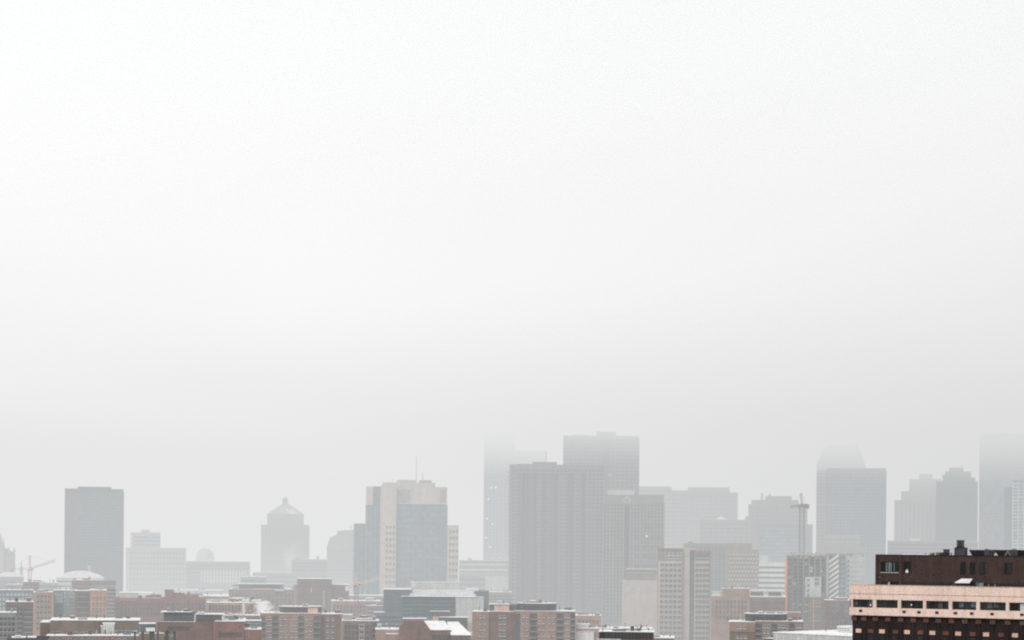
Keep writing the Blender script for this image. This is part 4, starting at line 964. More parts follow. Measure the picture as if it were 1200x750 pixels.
    b.box('wall', WHITE, 889, 919.5, 659.5); b.box('rooftop_storey', GREY_LIGHT, 890, 900.5, 651, 659.4, y=4, depth=10)
    b.bands(GLASS, 889, 919.5, 662, 698, 6, 0.42); b.cap(889, 919.5, 659.3, h=0.4)
    # mid brick building with rooftop units
    b = Building('brick_block', 'wide tan brick block with snowy ledges in front of the hatched block', 833, 920, 690, 1040, 28, 0, 'building')
    b.box('wall', BRICK_TAN, 833.5, 878, 698.5); b.box('rooftop_storey', BRICK_TAN, 846, 878, 690, 698.4, y=3, depth=16); b.box('wall', BRICK_BROWN, 878.2, 921, 700, y=1)
    b.cap(834, 846, 698.3, h=0.9, depth=12); b.cap(846, 878, 689.8, y=3, depth=16, h=0.4); b.cap(878.3, 921, 699.8, y=1, h=0.6)
    b.box('ledge', GREY_LIGHT, 835, 844, 693.5, 697.9, y=5, depth=5); b.cap(834.5, 845, 693.3, y=5, depth=5)
    x0, z1 = b.pt(878.5, 692, 4); x1, z0 = b.pt(896, 699.6, 4); x2, _ = b.pt(899, 692, 4); x3, _ = b.pt(917, 692, 4)
    for a, c in ((x0, x1), (x2, x3)):
        MB().box(a, c, 4, 10, z0, z1, GREY_LIGHT).box(a+0.6, c-0.6, 3.9, 3.997, z0+0.8, z1-0.7, GREY_DARK).box(a-0.2, c+0.2, 3.8, 10.2, z1+0.003, z1+0.4, SNOW).obj('rooftop_unit', b.t)
    b.windows(880, 919, 703, 716, 11, 2, w=1.4, h=1.6, y=1, sill=BRICK_TAN, frame=BRICK_TAN); b.windows(838, 876, 702, 726, 9, 4, w=1.0, h=1.4, sill=BRICK_TAN, frame=BRICK_TAN)
    b.clutter(847, 877, 690, 4, 29, y=5, depth=10, hmax=1.6)
    # lower brick block with dark penthouse
    b = Building('apartment_block', 'brick apartment block with dark flat penthouse in front of the scaffolded site', 853, 942, 727, 830, 26, 0, 'apartment block', 'tan brick apartment blocks')
    b.box('wall', BRICK_TAN, 855, 885, 729.3, 740.5); b.box('wall', BRICK_BROWN, 855, 885, 740.7, y=0.3); b.box('wall', GREY_BROWN, 885.2, 941, 728.5, y=1)
    b.cap(854, 885, 729, h=0.5); b.cap(885.4, 941, 728.3, y=1, h=0.5)
    b.round_box('penthouse', GREY_DARK, 873, 922, 719.4, 728, y=6, depth=12); b.cap(897, 938, 717.5, y=19.5, depth=5, h=0.4); b.box('penthouse', BRICK_PINK, 899, 936, 717.9, 727, y=19.5, depth=4.5)
    b.windows(880, 915, 722.5, 726.3, 10, 1, w=0.9, h=0.9, y=6, frame=GREY_DARK, sill=GREY_DARK)
    b.unit(889, 894, 716.8, 719.3, y=8, depth=3, m=GREY_LIGHT)
    b.clutter(855, 873, 729, 3, 25, hmax=1.3); b.clutter(922, 940, 728.3, 3, 26, hmax=1.5); b.clutter(875, 920, 719.8, 4, 27, y=8, depth=6, hmax=1.3)
    b.windows(863, 875, 733, 737.5, 3, 1, w=0.8, h=1.0); b.windows(862, 876, 743, 757, 3, 2, w=0.9, h=1.1, y=0.3)
    b.balconies(885.5, 892, 731, 756, 4, y=1); b.balconies(904, 910.5, 731, 756, 4, y=1); b.balconies(925, 931, 731, 756, 4, y=1)
    b.windows(893, 903, 731, 756, 2, 4, w=0.9, h=1.1, y=1); b.windows(911, 924, 731, 756, 3, 4, w=0.9, h=1.1, y=1); b.windows(932, 940, 731, 756, 2, 4, w=0.9, h=1.1, y=1)
    # white flat roof in front of the brown tower
    b = Building('white_roofed_hall', 'low pale hall under a broad clean snow roof beside the brown brick tower', 906, 1004, 744, 640, 46, -38, 'building')
    b.box('wall', GREY_LIGHT, 906, 1012, 744.3); b.cap(905.6, 1013, 744.1, h=0.4, ragged=False); 
    b.box('low_annex', GREY_BROWN, 895, 905.8, 748.3, y=2, depth=8); b.cap(895, 905.8, 748.1, y=2, depth=8, h=0.3)
    b.piers(WHITE, 910, 1008, 746.5, 753, 12, w=0.15, out=0.08, name='panel_joint')
    b.unit(981, 996, 734.5, 740.5, y=20, depth=6, m=WHITE); b.vent_pipe(968, 735.5, 741, y=20, r=0.15)
    # scaffolded concrete frame
    b = Building('construction_site', 'half-built concrete tower wrapped in scaffolding with an orange hoist strip', 919.5, 971, 649, 1080, 24, 0, 'construction site')
    b.box('core_wall', GREY, 944, 962, 664, y=4, depth=14)
    b.box('inner_wall', GREY_DARK, 923, 968, 652, None, y=8, depth=12)
    a, c, zb, zt = b.span(921, 969, 651, 730)
    n = 20; st = (zt-zb)/n
    me = MB().box(a, c, 0.4, 23, 0, 0.3, GREY).mesh('floor_slab')
    for j in range(n+1): link('floor_slab', me, b.t, (0, 0, zb+st*j))
    b.box('lower_wall', GREY_BROWN, 923, 968, 727, None, y=0.4, depth=22)
    me = MB().box(-0.35, 0.35, 0.5, 1.2, zb, zt, GREY).mesh('column')
    for i in range(8): link('column', me, b.t, (a+0.5+(c-a-1)*i/7, 0, 0))
    b.box('panel_wall', GREY_LIGHT, 943.5, 962.5, 676, 701, y=-0.02, depth=0.35)
    b.windows(945, 949.5, 677, 701, 1, 4, w=1.3, h=1.6, y=-0.03); b.windows(954.5, 960, 677, 686, 2, 2, w=1.0, h=2.2, y=-0.03)
    b.box('tarpaulin', BRICK_ORANGE, 949, 962.5, 702.5, 730, y=-0.1, depth=0.08); b.windows(951, 962, 706, 728, 4, 4, w=1.0, h=1.5, y=-0.1, frame=BEIGE)
    rr = random.Random(5)
    for j in range(n):
        for i in range(7):
            if rr.random() < 0.42 and not (2 < i < 6 and 6 < j < 14):
                x = a+0.5+(c-a-1)*i/7; w = (c-a-1)/7-0.75; m = rr.choice((GREY_BROWN, BRICK_BROWN, GREY_LIGHT, BRICK_ORANGE, GREY, BLUE_GREY, BRICK_TAN))
                MB().box(x+0.38, x+0.38+w*rr.uniform(.4, 1), 0.7, 0.95, zb+st*j+0.303, zb+st*j+st*rr.uniform(.45, .98), m).obj('infill_panel', b.t)
    b.box('hoist_mast', ORANGE, 952.8, 953.6, 702, 742, y=-1.7, depth=0.3)
    b.box('hoist_strip', ORANGE, 920.2, 922.4, 657.5, 718, y=-0.9, depth=0.85)
    b.box('hoist_strip', PEACH_PANEL, 919.6, 920.1, 658, 718, y=-0.7, depth=0.5)
    # scaffold grid
    mb = MB(); x0, x1 = b.pt(922.8, 690, -1.2)[0], b.pt(969.5, 690, -1.2)[0]; zt2 = b.pt(940, 652, -1.2)[1]; zb2 = b.pt(940, 745, -1.2)[1]
    for i in range(14): 
        x = x0+(x1-x0)*i/13
        if i < 6 or i > 10: mb.box(x-0.07, x+0.07, -1.27, -1.13, zb2, zt2, GREY_BROWN)
        else: mb.box(x-0.07, x+0.07, -1.27, -1.13, zb2, zb2+(zt2-zb2)*0.5, STEEL)
    k = 0; z = zb2
    while z < zt2:
        e = x1 if z < zb2+(zt2-zb2)*0.5 else x0+(x1-x0)*0.38
        mb.box(x0, e, -1.3, -0.5, z, z+0.12, GREY_BROWN); z += 2.0
    mb.obj('scaffold', b.t)
    b.box('top_formwork', BEIGE, 925, 968, 648.5, 650.3, y=-0.6, depth=24)
    for i in range(9): b.unit(926+i*4.8, 928.5+i*4.8, 647.4+(i % 3)*0.3, 648.4, y=2, depth=3, m=(BRICK_PINK, GREY, CREAM)[i % 3], snow=False)
    tower_crane('tower_crane', 'tall grey tower crane rising from the scaffolded site with short cream jib', 940, 595, 1100, 0, CRANE_GREY, jib=(926, 594.3), counter=(946.5, 592), apex=(938.6, 578), jcol=CRANE_RUST, mw=2.6)
    # white balcony block
    b = Building('balcony_block', 'grey apartment block with white slanting balcony fronts right of the scaffolded site', 970, 1013, 650, 1090, 24, 0, 'apartment block')
    b.box('wall', BLUE_GREY, 971, 991, 651.5); b.box('wall', GREY_LIGHT, 991.2, 1012.5, 653, y=2, depth=20); b.box('rooftop_storey', GREY, 968, 1000, 648.8, 651.4, y=3, depth=12)
    n = 9
    for j in range(n):
        w = 656.5 + j*6.0
        x0, z0 = b.pt(971.3, w+4.2, -2.2); x1, z1 = b.pt(983, w-4.0, -0.5); h = 1.9
        mb = MB().add([(x0,-2.6,z0),(x1,-0.06,z1),(x1,-0.06,z1+h),(x0,-2.6,z0+h),(x0,-2.4,z0),(x1,-0.02,z1),(x1,-0.02,z1+h),(x0,-2.4,z0+h)], [(0,1,2,3),(7,6,5,4),(0,4,5,1),(1,5,6,2),(2,6,7,3),(3,7,4,0)], WHITE)
        mb.obj('balcony_front', b.t)
    b.windows(984, 990.5, 654, 705, 2, 9, w=1.1, h=1.6, g=GLASS_BLUE); b.windows(992, 996, 655, 712, 1, 10, w=1.3, h=1.5, y=2, g=GLASS_BLUE)
    b.bands(GREY, 991.2, 1012.5, 656, 706, 9, 0.06, y=2, depth=20, name='floor_line')
    b.box('roof_frame', GREY, 996, 1012, 648.5, 649.3, y=4, depth=8); b.vent_pipe(1011, 649.4, 653, y=5, cowl=False); b.vent_pipe(997, 649.4, 653, y=5, cowl=False)
    b = B('low brown brick building behind the white snow roof, left of the dark tower', 966, 1012, 703.5, 1000, BRICK_BROWN, 22, 0, [(968, 1000, 707, 735, 6, 5)], wkw=dict(w=1.3, h=1.6, g=GLASS_BLUE, sill=BRICK_TAN, frame=BRICK_TAN), name='brick_building', cap=dict(h=0.3))
    b.unit(979, 993, 700.8, 703.3, y=5, depth=6, m=GREY_DARK)

def bare_tree(px, py, D, lab):
    p = at(px, py, D)
    t = bpy.data.objects.new('bare_tree', None); COL.objects.link(t); t.location = (p.x, D, 0); tag(t, lab, 'tree', 'bare trees by the school')
    H = p.z; rr = random.Random(int(px*10))
    MB().cyl(0, 0, 0, H*0.5, 0.35, GREY_DARK, 8, 0.2).obj('trunk', t)
    mb = MB()
    def br(a, d, l, r, k):
        b = a + d*l; mb.bar(a, b, r*2, GREY_DARK)
        if k:
            for i in range(3):
                nd = (d + Vector((rr.uniform(-.6, .6), rr.uniform(-.6, .6), rr.uniform(-.1, .4)))).normalized()
                br(b if i < 2 else a+d*l*0.6, nd, l*rr.uniform(.6, .8), r*0.6, k-1)
    for i in range(5):
        br(Vector((0, 0, H*(0.38+0.1*rr.random()))), Vector((rr.uniform(-.5, .5), rr.uniform(-.5, .5), 1)).normalized(), H*0.18, 0.12, 4)
    mb.obj('crown', t)
middle()
# ================================================================== NEAR DARK TOWER
def near_tower():
    D = 420
    b = Building('brown_brick_tower', 'near brown brick tower with peach concrete window band at the right edge', 995.2, 1000, 685, D, 34, 0, 'tower', None, world_yaw=-30)
    L = lambda px, py, y=0: b.pt(px, py, y)
    xe = L(1265, 700)[0]                        # beyond the frame
    x0 = L(995.4, 700)[0]
    zP = L(995.4, 685.3)[1]; zW1 = L(995.4, 702)[1]; zW0 = L(995.4, 711.5)[1]; zB = L(995.4, 720.5)[1]
    # shaft, set back under the band
    xs = x0+0.5
    MB().box(xs, xe, 0.7, 34, 0, zB-0.004, SHAFT).obj('shaft', b.t)
    # window-height core behind the band
    MB().box(x0+0.9, xe, 1.1, 33.6, zB+0.004, zP-0.5, SHAFT).obj('inner_wall', b.t)
    # upper (parapet) band and lower band, hollow ring blocks
    def band(nm, z0, z1):
        MB().box(x0, xe, 0, 1.05, z0, z1, PEACH).box(x0, x0+0.85, 1.054, 34, z0, z1, PEACH).obj(nm, b.t)
    band('parapet_band', zW1, zP); band('lower_band', zB, zW0)
    mb = MB().box(x0-0.06, xe, -0.06, 0.5, zP+0.002, zP+0.10, PEACH_PANEL); mb.obj('coping', b.t)
    MB().box(x0-0.03, xe, -0.035, -0.004, zP-1.95, zP-1.88, RUST_PANEL).obj('band_joint', b.t)
    MB().box(x0+0.9, xe-0.2, 1.1, 33.5, zP-0.45, zP-0.25, SNOW).obj('roof', b.t)
    # pillars and windows
    pil = [(997.2, 999.0), (1022.6, 1026.6), (1052.0, 1055.6), (1081.6, 1085.0), (1111.6, 1115.6), (1144, 1148), (1178.6, 1182.4), (1213, 1217), (1248, 1252)]
    xs_ = []
    for a, c in pil:
        xa, xc = L(a, 707)[0], L(c, 707)[0]; xs_.append((xa, xc))
        MB().box(xa, xc, 0.03, 0.9, zW0+0.002, zW1-0.002, PEACH).obj('pillar', b.t)
    for (a0, a1), (c0, c1) in zip(xs_[:-1], xs_[1:]):
        w = c0-a1; h = zW1-zW0
        wn = MB()
        wn.box(a1+0.003, c0-0.003, 0.55, 0.66, zW0+0.003, zW0+0.12, BLACK).box(a1+0.003, c0-0.003, 0.55, 0.66, zW1-0.12, zW1-0.003, BLACK)
        n = 4
        for i in range(n+1):
            x = a1+0.05+(w-0.1)*i/n; wn.box(x-0.045, x+0.045, 0.54, 0.67, zW0+0.13, zW1-0.13, BLACK)
        o = wn.obj('window', b.t)
        g = MB().box(a1+0.01, c0-0.01, 0.60, 0.64, zW0+0.12, zW1-0.12, GLASS_NEAR).obj('pane', o)
        # blinds and curtains behind some panes read as a slightly paler slat
        rr = random.Random(int(a1*10))
        for i in range(n):
            if rr.random() < 0.4:
                x = a1+0.1+(w-0.2)*i/n; MB().box(x, x+w/n*0.8, 0.56, 0.59, zW0+h*0.3*rr.random()+0.13, zW1-0.14, GREY_DARK if rr.random() < .6 else BLUE_GREY).obj('blind', o)
    MB().box(x0-0.004+0.1, L(997.2, 707)[0]-0.01, 0.3, 0.9, zW0, zW1, GLASS_NEAR).obj('corner_pane', b.t)
    # lit lamps in two windows
    for q, w, m in ((1020.3, 709, LIT_WARM), (1068, 708.8, LIT_WHITE)):
        x, z = L(q, w, 0.5); MB().cyl(x, 0.5, z-0.12, z+0.12, 0.1, m, 8).obj('lamp', b.t)
    x, z = L(1198.3, 712, 0.5); MB().box(x-0.5, x+0.5, 0.5, 0.55, z-0.8, z+0.8, GREY_LIGHT).obj('blind', b.t)
    # vents in the lower band
    for q in (1008.7, 1059.5, 1077, 1098, 1119.7, 1138.6, 1162.6, 1197.8, 1222):
        x = L(q, 717)[0]; z = zW0-0.75
        MB().box(x-0.36, x+0.36, -0.10, -0.003, z-0.24, z+0.22, BLACK).box(x-0.42, x+0.42, -0.13, -0.05, z+0.222, z+0.28, RUST_PANEL).obj('vent', b.t)
    # row of brown louvres right under the band, then alternating peach and rust panels
    q1 = [1001.4, 1012.6, 1026.4, 1041, 1056, 1070.6, 1085.6, 1100, 1115.4, 1131, 1147.2, 1163.7, 1181.2, 1199, 1216, 1233]
    for q in q1:
        x = L(q, 726, 0.7)[0]; z = zB-0.75
        MB().box(x-0.6, x+0.6, 0.34, 0.445, z-0.5, z+0.36, LOUVRE).box(x-0.66, x+0.66, 0.32, 0.445, z+0.362, z+0.45, SHAFT).obj('louvre', b.t)
    q2 = [1006.3, 1020.3, 1033.6, 1049.5, 1063, 1078.7, 1092.7, 1108.5, 1123, 1140, 1155.7, 1173.4, 1189.6, 1207, 1224]
    for lvl in range(4):
        for i, q in enumerate(q2):
            x = L(q, 740, 0.7)[0]; z = zB-3.45-3.0*lvl
            m = PEACH_PANEL if (i+lvl) % 2 == 0 else RUST_PANEL
            o = MB().box(x-0.62, x+0.62, 0.60, 0.697, z-0.42, z+0.42, m).box(x-0.66, x+0.66, 0.58, 0.697, z-0.5, z-0.424, SHAFT).obj('spandrel_panel', b.t)
            link('window', window_mesh(1.1, 1.35, GLASS_NEAR, SHAFT, SHAFT, 1), b.t, (x, 0.62, z-1.5))
    # brick piers between the panel columns
    me = MB().box(-0.22, 0.22, 0.45, 0.697, 0, zB-0.03, SHAFT).mesh('pier')
    for q in q2:
        x = L(q, 740, 0.7)[0]; link('pier', me, b.t, (x+1.35, 0, 0))
    # ------- penthouse, set back on the roof
    yp = 5.0
    a, zt = L(1026.4, 650.8, yp); zb = zP-0.5
    e = L(1265, 660, yp)[0]
    zr = L(1026.4, 681.5, yp)[1]
    ph = MB().box(a, e, yp, 28, zb, zt, DARK_BRICK).obj('penthouse', b.t)
    zc = zt
    MB().box(a-0.08, e, yp-0.08, yp+0.5, zt+0.003, zt+0.22, BLACK).box(a-0.08, a+0.5, yp+0.503, 28, zt+0.003, zt+0.22, BLACK).obj('coping', ph)
    MB().box(a+0.5, e, yp+0.6, 27.5, zt+0.003, zt+0.15, SNOW).obj('roof', ph)
    MB().box(L(1057.6, 651, yp)[0], L(1088, 651, yp)[0], yp-0.07, yp+0.45, zt+0.223, zt+0.36, SNOW).obj('snow_strip', ph)
    # dark ribbon at its foot
    MB().box(L(1057.5, 684, yp)[0], e, yp-0.10, yp-0.004, zb, zr, BLACK).obj('dark_base', ph)
    # corner pillars
    for q0, q1_ in ((1026.4, 1028.3), (1053.8, 1057.4)):
        xa, xc = L(q0, 665, yp)[0], L(q1_, 665, yp)[0]
        MB().box(xa, xc, yp-0.35, yp-0.004, zb, zt-0.02, DARK_BRICK).obj('pillar', ph)
    def hole_window(q0, q1_, w0, w1, n, sill=True, pale=()):
        xa, xc = L(q0, (w0+w1)/2, yp)[0], L(q1_, (w0+w1)/2, yp)[0]; zt_, zb_ = L(q0, w0, yp)[1], L(q0, w1, yp)[1]
        mb = MB().box(xa-0.09, xa, yp-0.12, yp-0.004, zb_-0.09, zt_+0.09, BLACK).box(xc, xc+0.09, yp-0.12, yp-0.004, zb_-0.09, zt_+0.09, BLACK)
        mb.box(xa, xc, yp-0.12, yp-0.004, zt_, zt_+0.09, BLACK).box(xa, xc, yp-0.12, yp-0.004, zb_-0.09, zb_, BLACK)
        for i in range(1, n): x = xa+(xc-xa)*i/n; mb.box(x-0.04, x+0.04, yp-0.11, yp-0.05, zb_, zt_, BLACK)
        if sill: mb.box(xa-0.1, xc+0.1, yp-0.25, yp-0.124, zb_-0.2, zb_-0.06, GREY_LIGHT)
        o = mb.obj('window', ph)
        MB().box(xa, xc, yp-0.045, yp-0.005, zb_, zt_, GLASS_NEAR).obj('pane', o)
        for f0, f1, m in pale:
            MB().box(xa+(xc-xa)*f0, xa+(xc-xa)*f1, yp-0.06, yp-0.047, zb_+0.1, zt_-0.08, m).obj('curtain', o)
        return o
    hole_window(1032.8, 1053.2, 658.6, 670.2, 5, True, ((0.28, 0.36, GLASS_TEAL), (0.43, 0.5, GREY), (0.54, 0.62, GLASS_TEAL), (0.72, 0.78, BLUE_GREY)))
    hole_window(1059.5, 1067, 658.4, 671, 1, False)
    for q in (1125.8, 1137, 1148.2): hole_window(q, q+5.3, 659.3, 672.5, 1, False)
    hole_window(1177.5, 1186, 660, 672.2, 2, False)
    # lower glazing under the big window
    hole_window(1033, 1053.2, 681.6, 686.6, 4, False, ((0.4, 0.5, GLASS_PALE),))
    x, z = L(1063.3, 669.5, yp); MB().box(x-0.3, x+0.3, yp-0.3, yp-0.125, z-0.3, z+0.15, WHITE).cyl(x, yp-0.21, z+0.153, z+0.45, 0.12, WHITE, 8).obj('window_plant_pot', ph)
    x, z = L(1031.4, 676.5, yp); MB().cyl(x, yp-0.25, z-0.12, z+0.1, 0.22, STEEL, 10).obj('wall_lamp', ph)
    # ------- roof plant: each piece
    def pt(px, py, y): return L(px, py, y)
    yb = 10.0
    def plant(nm, lab, q0, q1_, w0, w1, y, dp, m, parent=None):
        xa, xc = pt(q0, (w0+w1)/2, y)[0], pt(q1_, (w0+w1)/2, y)[0]; z1, z0 = pt((q0+q1_)/2, w0, y)[1], pt((q0+q1_)/2, w1, y)[1]
        return xa, xc, z0, z1
    # chimney house
    xa, xc, z0, z1 = plant('', '', 1118.4, 1131, 641.5, 651.5, yb, 3, BLACK)
    ch = MB().box(xa, xa+(xc-xa)*0.85, yb, yb+3, zt, z1, BLACK).box(xa+(xc-xa)*0.2, xc, yb-0.8, yb-0.003, zt, z1-0.35, NEAR_STEEL).cyl(xa+(xc-xa)*0.68, yb-0.4, z1-0.347, z1-0.1, 0.5, NEAR_STEEL, 14).obj('chimney_house', ph)
    xa, xc, z0, z1 = plant('', '', 1120, 1127.3, 633, 641, yb, 2, BLACK)
    MB().box(xa+0.08, xc-0.08, yb+0.5, yb+2, z0-0.6, z1-0.15, NEAR_STEEL).box(xa, xc, yb+0.4, yb+2.1, z1-0.147, z1, BLACK).box(xa, xc, yb+0.4, yb+2.1, z0-0.1, z0+0.1, BLACK).obj('flue', ch)
    # two flared cooling towers
    for q0, q1_, lab in ((1136, 1158.5, ''), (1165.5, 1204, '')):
        xa, xc, z0, z1 = plant('', '', q0, q1_, 643.2, 651.4, yb, 5, BLACK); w = xc-xa; zt0 = zt+0.15
        mb = MB().add([(xa+w*.07, yb+1, zt0), (xc-w*.07, yb+1, zt0), (xc-w*.07, yb+5, zt0), (xa+w*.07, yb+5, zt0), (xa, yb, z1-0.5), (xc, yb, z1-0.5), (xc, yb+6, z1-0.5), (xa, yb+6, z1-0.5)],
                      [(0,3,2,1),(4,5,6,7),(0,1,5,4),(1,2,6,5),(2,3,7,6),(3,0,4,7)], BLACK)
        mb.box(xa-0.05, xc+0.05, yb-0.05, yb+6.05, z1-0.497, z1-0.2, BLACK)
        ct = mb.obj('cooling_tower', ph)
        MB().box(xa+0.3, xc-0.3, yb+0.1, yb+5.9, z1-0.197, z1-0.08, SNOW).obj('roof', ct)
        mb = MB()
        for i in range(9): mb.box(xa+w*(0.24+0.065*i)-0.03, xa+w*(0.24+0.065*i)+0.03, yb+0.3, yb+0.55, zt0+0.3, z1-0.52, NEAR_STEEL)
        mb.obj('grille', ct)
    for q, w, r in ((1156.5, 645.2, 0.62), (1188.2, 645.4, 0.85)):
        x, z = pt(q, w, yb-1.2)
        mb = MB().lathe(x, yb-1.2, [(0.01, zt+0.15), (r*0.75, zt+0.15), (r*0.95, zt+0.5), (r, z-0.2), (r*0.85, z+0.25), (0.01, z+0.4)], NEAR_STEEL, 18)
        mb.obj('fan_drum', ph)
    x, _ = pt(1180.5, 648, yb-0.5); z = pt(1180.5, 645.5, yb-0.5)[1]
    MB().bar((x-0.6, yb-0.5, zt), (x+0.2, yb-0.5, z), 0.28, GREY_BROWN).bar((x+0.7, yb-0.5, zt), (x+0.1, yb-0.5, z), 0.22, GREY_BROWN).obj('pipe_bend', ph)
    # small units
    for q0, q1_, w, m in ((1089.8, 1092.5, 648, GREY_BROWN), (1096.5, 1102.5, 647.2, GREY_BROWN), (1105.5, 1110.5, 643.6, NEAR_STEEL), (1103.5, 1113, 647.8, BLACK)):
        xa, xc, z0, z1 = plant('', '', q0, q1_, w, 651, yb, 2, m); yy = yb if m is not BLACK else yb-1.6
        MB().box(xa, xc, yy, yy+1.5, zt+0.15, z1-0.14, m).box(xa-0.08, xc+0.08, yy-0.08, yy+1.58, z1-0.137, z1, m).box(xa+0.15, xc-0.15, yy-0.06, yy-0.003, zt+0.4, z1-0.35, GREY_DARK).obj('rooftop_unit', ph)
    for q, w in ((1094.3, 648.4), (1114.8, 648.6), (1161.5, 646), (1084.5, 649)):
        x, z = pt(q, w, yb); MB().cyl(x, yb, zt, z, 0.13, NEAR_STEEL, 8).cyl(x, yb, z+0.003, z+0.14, 0.24, NEAR_STEEL, 8, 0.12).obj('vent_pipe', ph)
    # skylight hood on the terrace
    y = 2.0
    xa, z0 = pt(1119.5, 683.2, y); xc, z1 = pt(1137.2, 679, y)
    x2, x3 = pt(1123, 679, y)[0], pt(1135.5, 679, y)[0]
    hood = MB().add([(xa, y, z0), (xc-0.2, y, z0), (x3, y+2.4, z1), (x2, y+2.4, z1), (xa, y, z0-1.3), (xc-0.2, y, z0-1.3), (x3, y+2.4, z0-1.3), (x2, y+2.4, z0-1.3)], [(0,4,5,1),(1,5,6,2),(2,6,7,3),(3,7,4,0),(7,6,5,4)], BLACK)
    hood.add([(xa-0.1, y-0.15, z0+0.004), (xc-0.15, y-0.15, z0+0.004), (x3+0.05, y+2.5, z1+0.004), (x2-0.05, y+2.5, z1+0.004), (xa-0.1, y-0.15, z0+0.12), (xc-0.15, y-0.15, z0+0.12), (x3+0.05, y+2.5, z1+0.12), (x2-0.05, y+2.5, z1+0.12)], [(0,3,2,1),(4,5,6,7),(0,1,5,4),(1,2,6,5),(2,3,7,6),(3,0,4,7)], SNOW)
    hood.obj('skylight_hood', b.t)
    xa, z0 = pt(1110, 687, y)
    MB().bar((xa, y+0.8, zP-0.2), (pt(1119.4, 683.5, y)[0], y+0.8, pt(1119.4, 683.5, y)[1]), 0.22, GREY_DARK).obj('handrail', b.t)
    xa, _ = pt(1144.5, 685, 3); xc, z1 = pt(1152, 683, 3)
    MB().box(xa, xc, 3, 3.1, zP-0.3, z1, GLASS_TEAL).box(xa-0.08, xa-0.004, 2.95, 3.15, zP-0.3, z1+0.1, STEEL).box(xc+0.004, xc+0.08, 2.95, 3.15, zP-0.3, z1+0.1, STEEL).obj('terrace_screen', b.t)
    for q in (1158.5, 1166):
        x, z = pt(q, 684.6, 2.4); MB().cyl(x, 2.4, zP-0.3, z, 0.2, STEEL, 10, 0.14).obj('vent_pipe', b.t)
near_tower()

# ================================================================== STEAM, LIGHT, CAMERA
def steam(label, px, py, D, rx, rz, dens, bright, tilt=0.0):
    m, N, L = new_mat('steam')
    N.remove(N['Principled BSDF'])
    tc = N.new('ShaderNodeTexCoord')
    ln = N.new('ShaderNodeVectorMath'); ln.operation = 'LENGTH'; L.new(tc.outputs['Object'], ln.inputs[0])
    n = N.new('ShaderNodeTexNoise'); n.inputs['Scale'].default_value = 1.9; n.inputs['Detail'].default_value = 4; L.new(tc.outputs['Object'], n.inputs['Vector'])
    a = N.new('ShaderNodeMath'); a.operation = 'MULTIPLY_ADD'; L.new(n.outputs['Fac'], a.inputs[0]); a.inputs[1].default_value = 1.6; a.inputs[2].default_value = -0.8
    d = N.new('ShaderNodeMath'); d.operation = 'ADD'; L.new(ln.outputs['Value'], d.inputs[0]); L.new(a.outputs[0], d.inputs[1])
    r = N.new('ShaderNodeMapRange'); r.interpolation_type = 'SMOOTHSTEP'; L.new(d.outputs[0], r.inputs['Value'])
    r.inputs['From Min'].default_value = 0.85; r.inputs['From Max'].default_value = 0.1; r.inputs['To Max'].default_value = dens
    ab = N.new('ShaderNodeVolumeAbsorption'); ab.inputs['Color'].default_value = (0, 0, 0, 1); L.new(r.outputs['Result'], ab.inputs['Density'])
    e = N.new('ShaderNodeEmission'); k = N.new('ShaderNodeMath'); k.operation = 'MULTIPLY'; L.new(r.outputs['Result'], k.inputs[0]); k.inputs[1].default_value = bright  # glow added in place of light the steam would scatter
    L.new(k.outputs[0], e.inputs['Strength'])
    ad = N.new('ShaderNodeAddShader'); L.new(ab.outputs[0], ad.inputs[0]); L.new(e.outputs[0], ad.inputs[1]); L.new(ad.outputs[0], N['Material Output'].inputs['Volume'])
    me = bpy.data.meshes.new('steam_plume'); bm = bmesh.new(); bmesh.ops.create_icosphere(bm, subdivisions=3, radius=1.0); bm.to_mesh(me); bm.free(); me.materials.append(m)
    o = link('steam_plume', me); p = at(px, py, D); o.location = p; o.scale = (rx, rx*0.8, rz); o.rotation_euler = (0, tilt, 0)
    tag(o, label, 'steam', 'steam over the roofs')
steam('white steam puff over the roofs left of the tan apartment block', 309, 714.5, 930, 6.0, 5.6, 0.8, 0.84, 0.3)
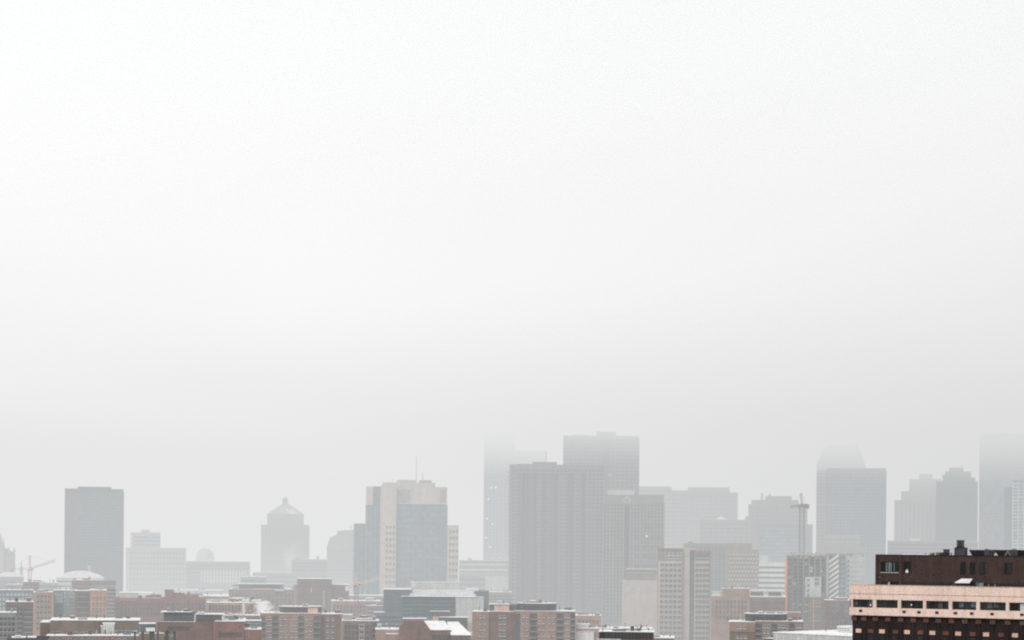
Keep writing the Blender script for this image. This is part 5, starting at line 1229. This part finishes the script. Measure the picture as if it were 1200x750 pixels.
steam('faint steam plume rising from the wide stepped tower behind the crane', 896, 566, 1540, 9, 17, 0.05, 0.66, -0.15)
steam('pale steam wisp in front of the pyramid tower', 341, 656, 1600, 12, 16, 0.04, 0.85, 0.25)

setting()
W = bpy.data.worlds.new('World'); S.world = W; W.use_nodes = True
N, L = W.node_tree.nodes, W.node_tree.links
sky = N.new('ShaderNodeTexSky'); sky.sky_type = 'NISHITA'; sky.sun_disc = False
SUN_EL, SUN_ROT = 48, 200
sky.sun_elevation = R(SUN_EL); sky.sun_rotation = R(SUN_ROT); sky.air_density = 1.0; sky.dust_density = 4.0
L.new(sky.outputs[0], N['Background'].inputs['Color']); N['Background'].inputs['Strength'].default_value = 0.10
sl = bpy.data.lights.new('Sun', 'SUN'); sl.energy = 2.8; sl.angle = R(20); sl.color = (1.0, 0.96, 0.90)
so = bpy.data.objects.new('Sun', sl); COL.objects.link(so)
el, az = R(SUN_EL), R(SUN_ROT)
dirv = Vector((math.sin(az)*math.cos(el), math.cos(az)*math.cos(el), math.sin(el)))   # towards the sun
so.rotation_euler = dirv.to_track_quat('Z', 'Y').to_euler(); so.location = dirv*300

cam = bpy.data.cameras.new('Camera'); co = bpy.data.objects.new('Camera', cam); COL.objects.link(co)
cam.sensor_fit = 'HORIZONTAL'; cam.sensor_width = 36; cam.lens = 18/math.tan(R(15))
cam.shift_y = (HY-375)/1200; cam.clip_start = 0.5; cam.clip_end = 20000
M = Matrix(((CR, -SR, 0, 0), (0, 0, -1, 0), (SR, CR, 0, EYE), (0, 0, 0, 1)))
co.matrix_world = M
S.camera = co
S.view_settings.view_transform = 'Standard'; S.view_settings.look = 'None'; S.view_settings.exposure = 0; S.view_settings.gamma = 1
S.render.engine = 'CYCLES'
C = S.cycles
C.max_bounces = 4; C.diffuse_bounces = 2; C.glossy_bounces = 2; C.transmission_bounces = 2; C.volume_bounces = 0; C.transparent_max_bounces = 8
C.use_denoising = False; C.filter_width = 2.15
try:
    C.volume_step_rate = 1.0; C.volume_max_steps = 128
except Exception: pass
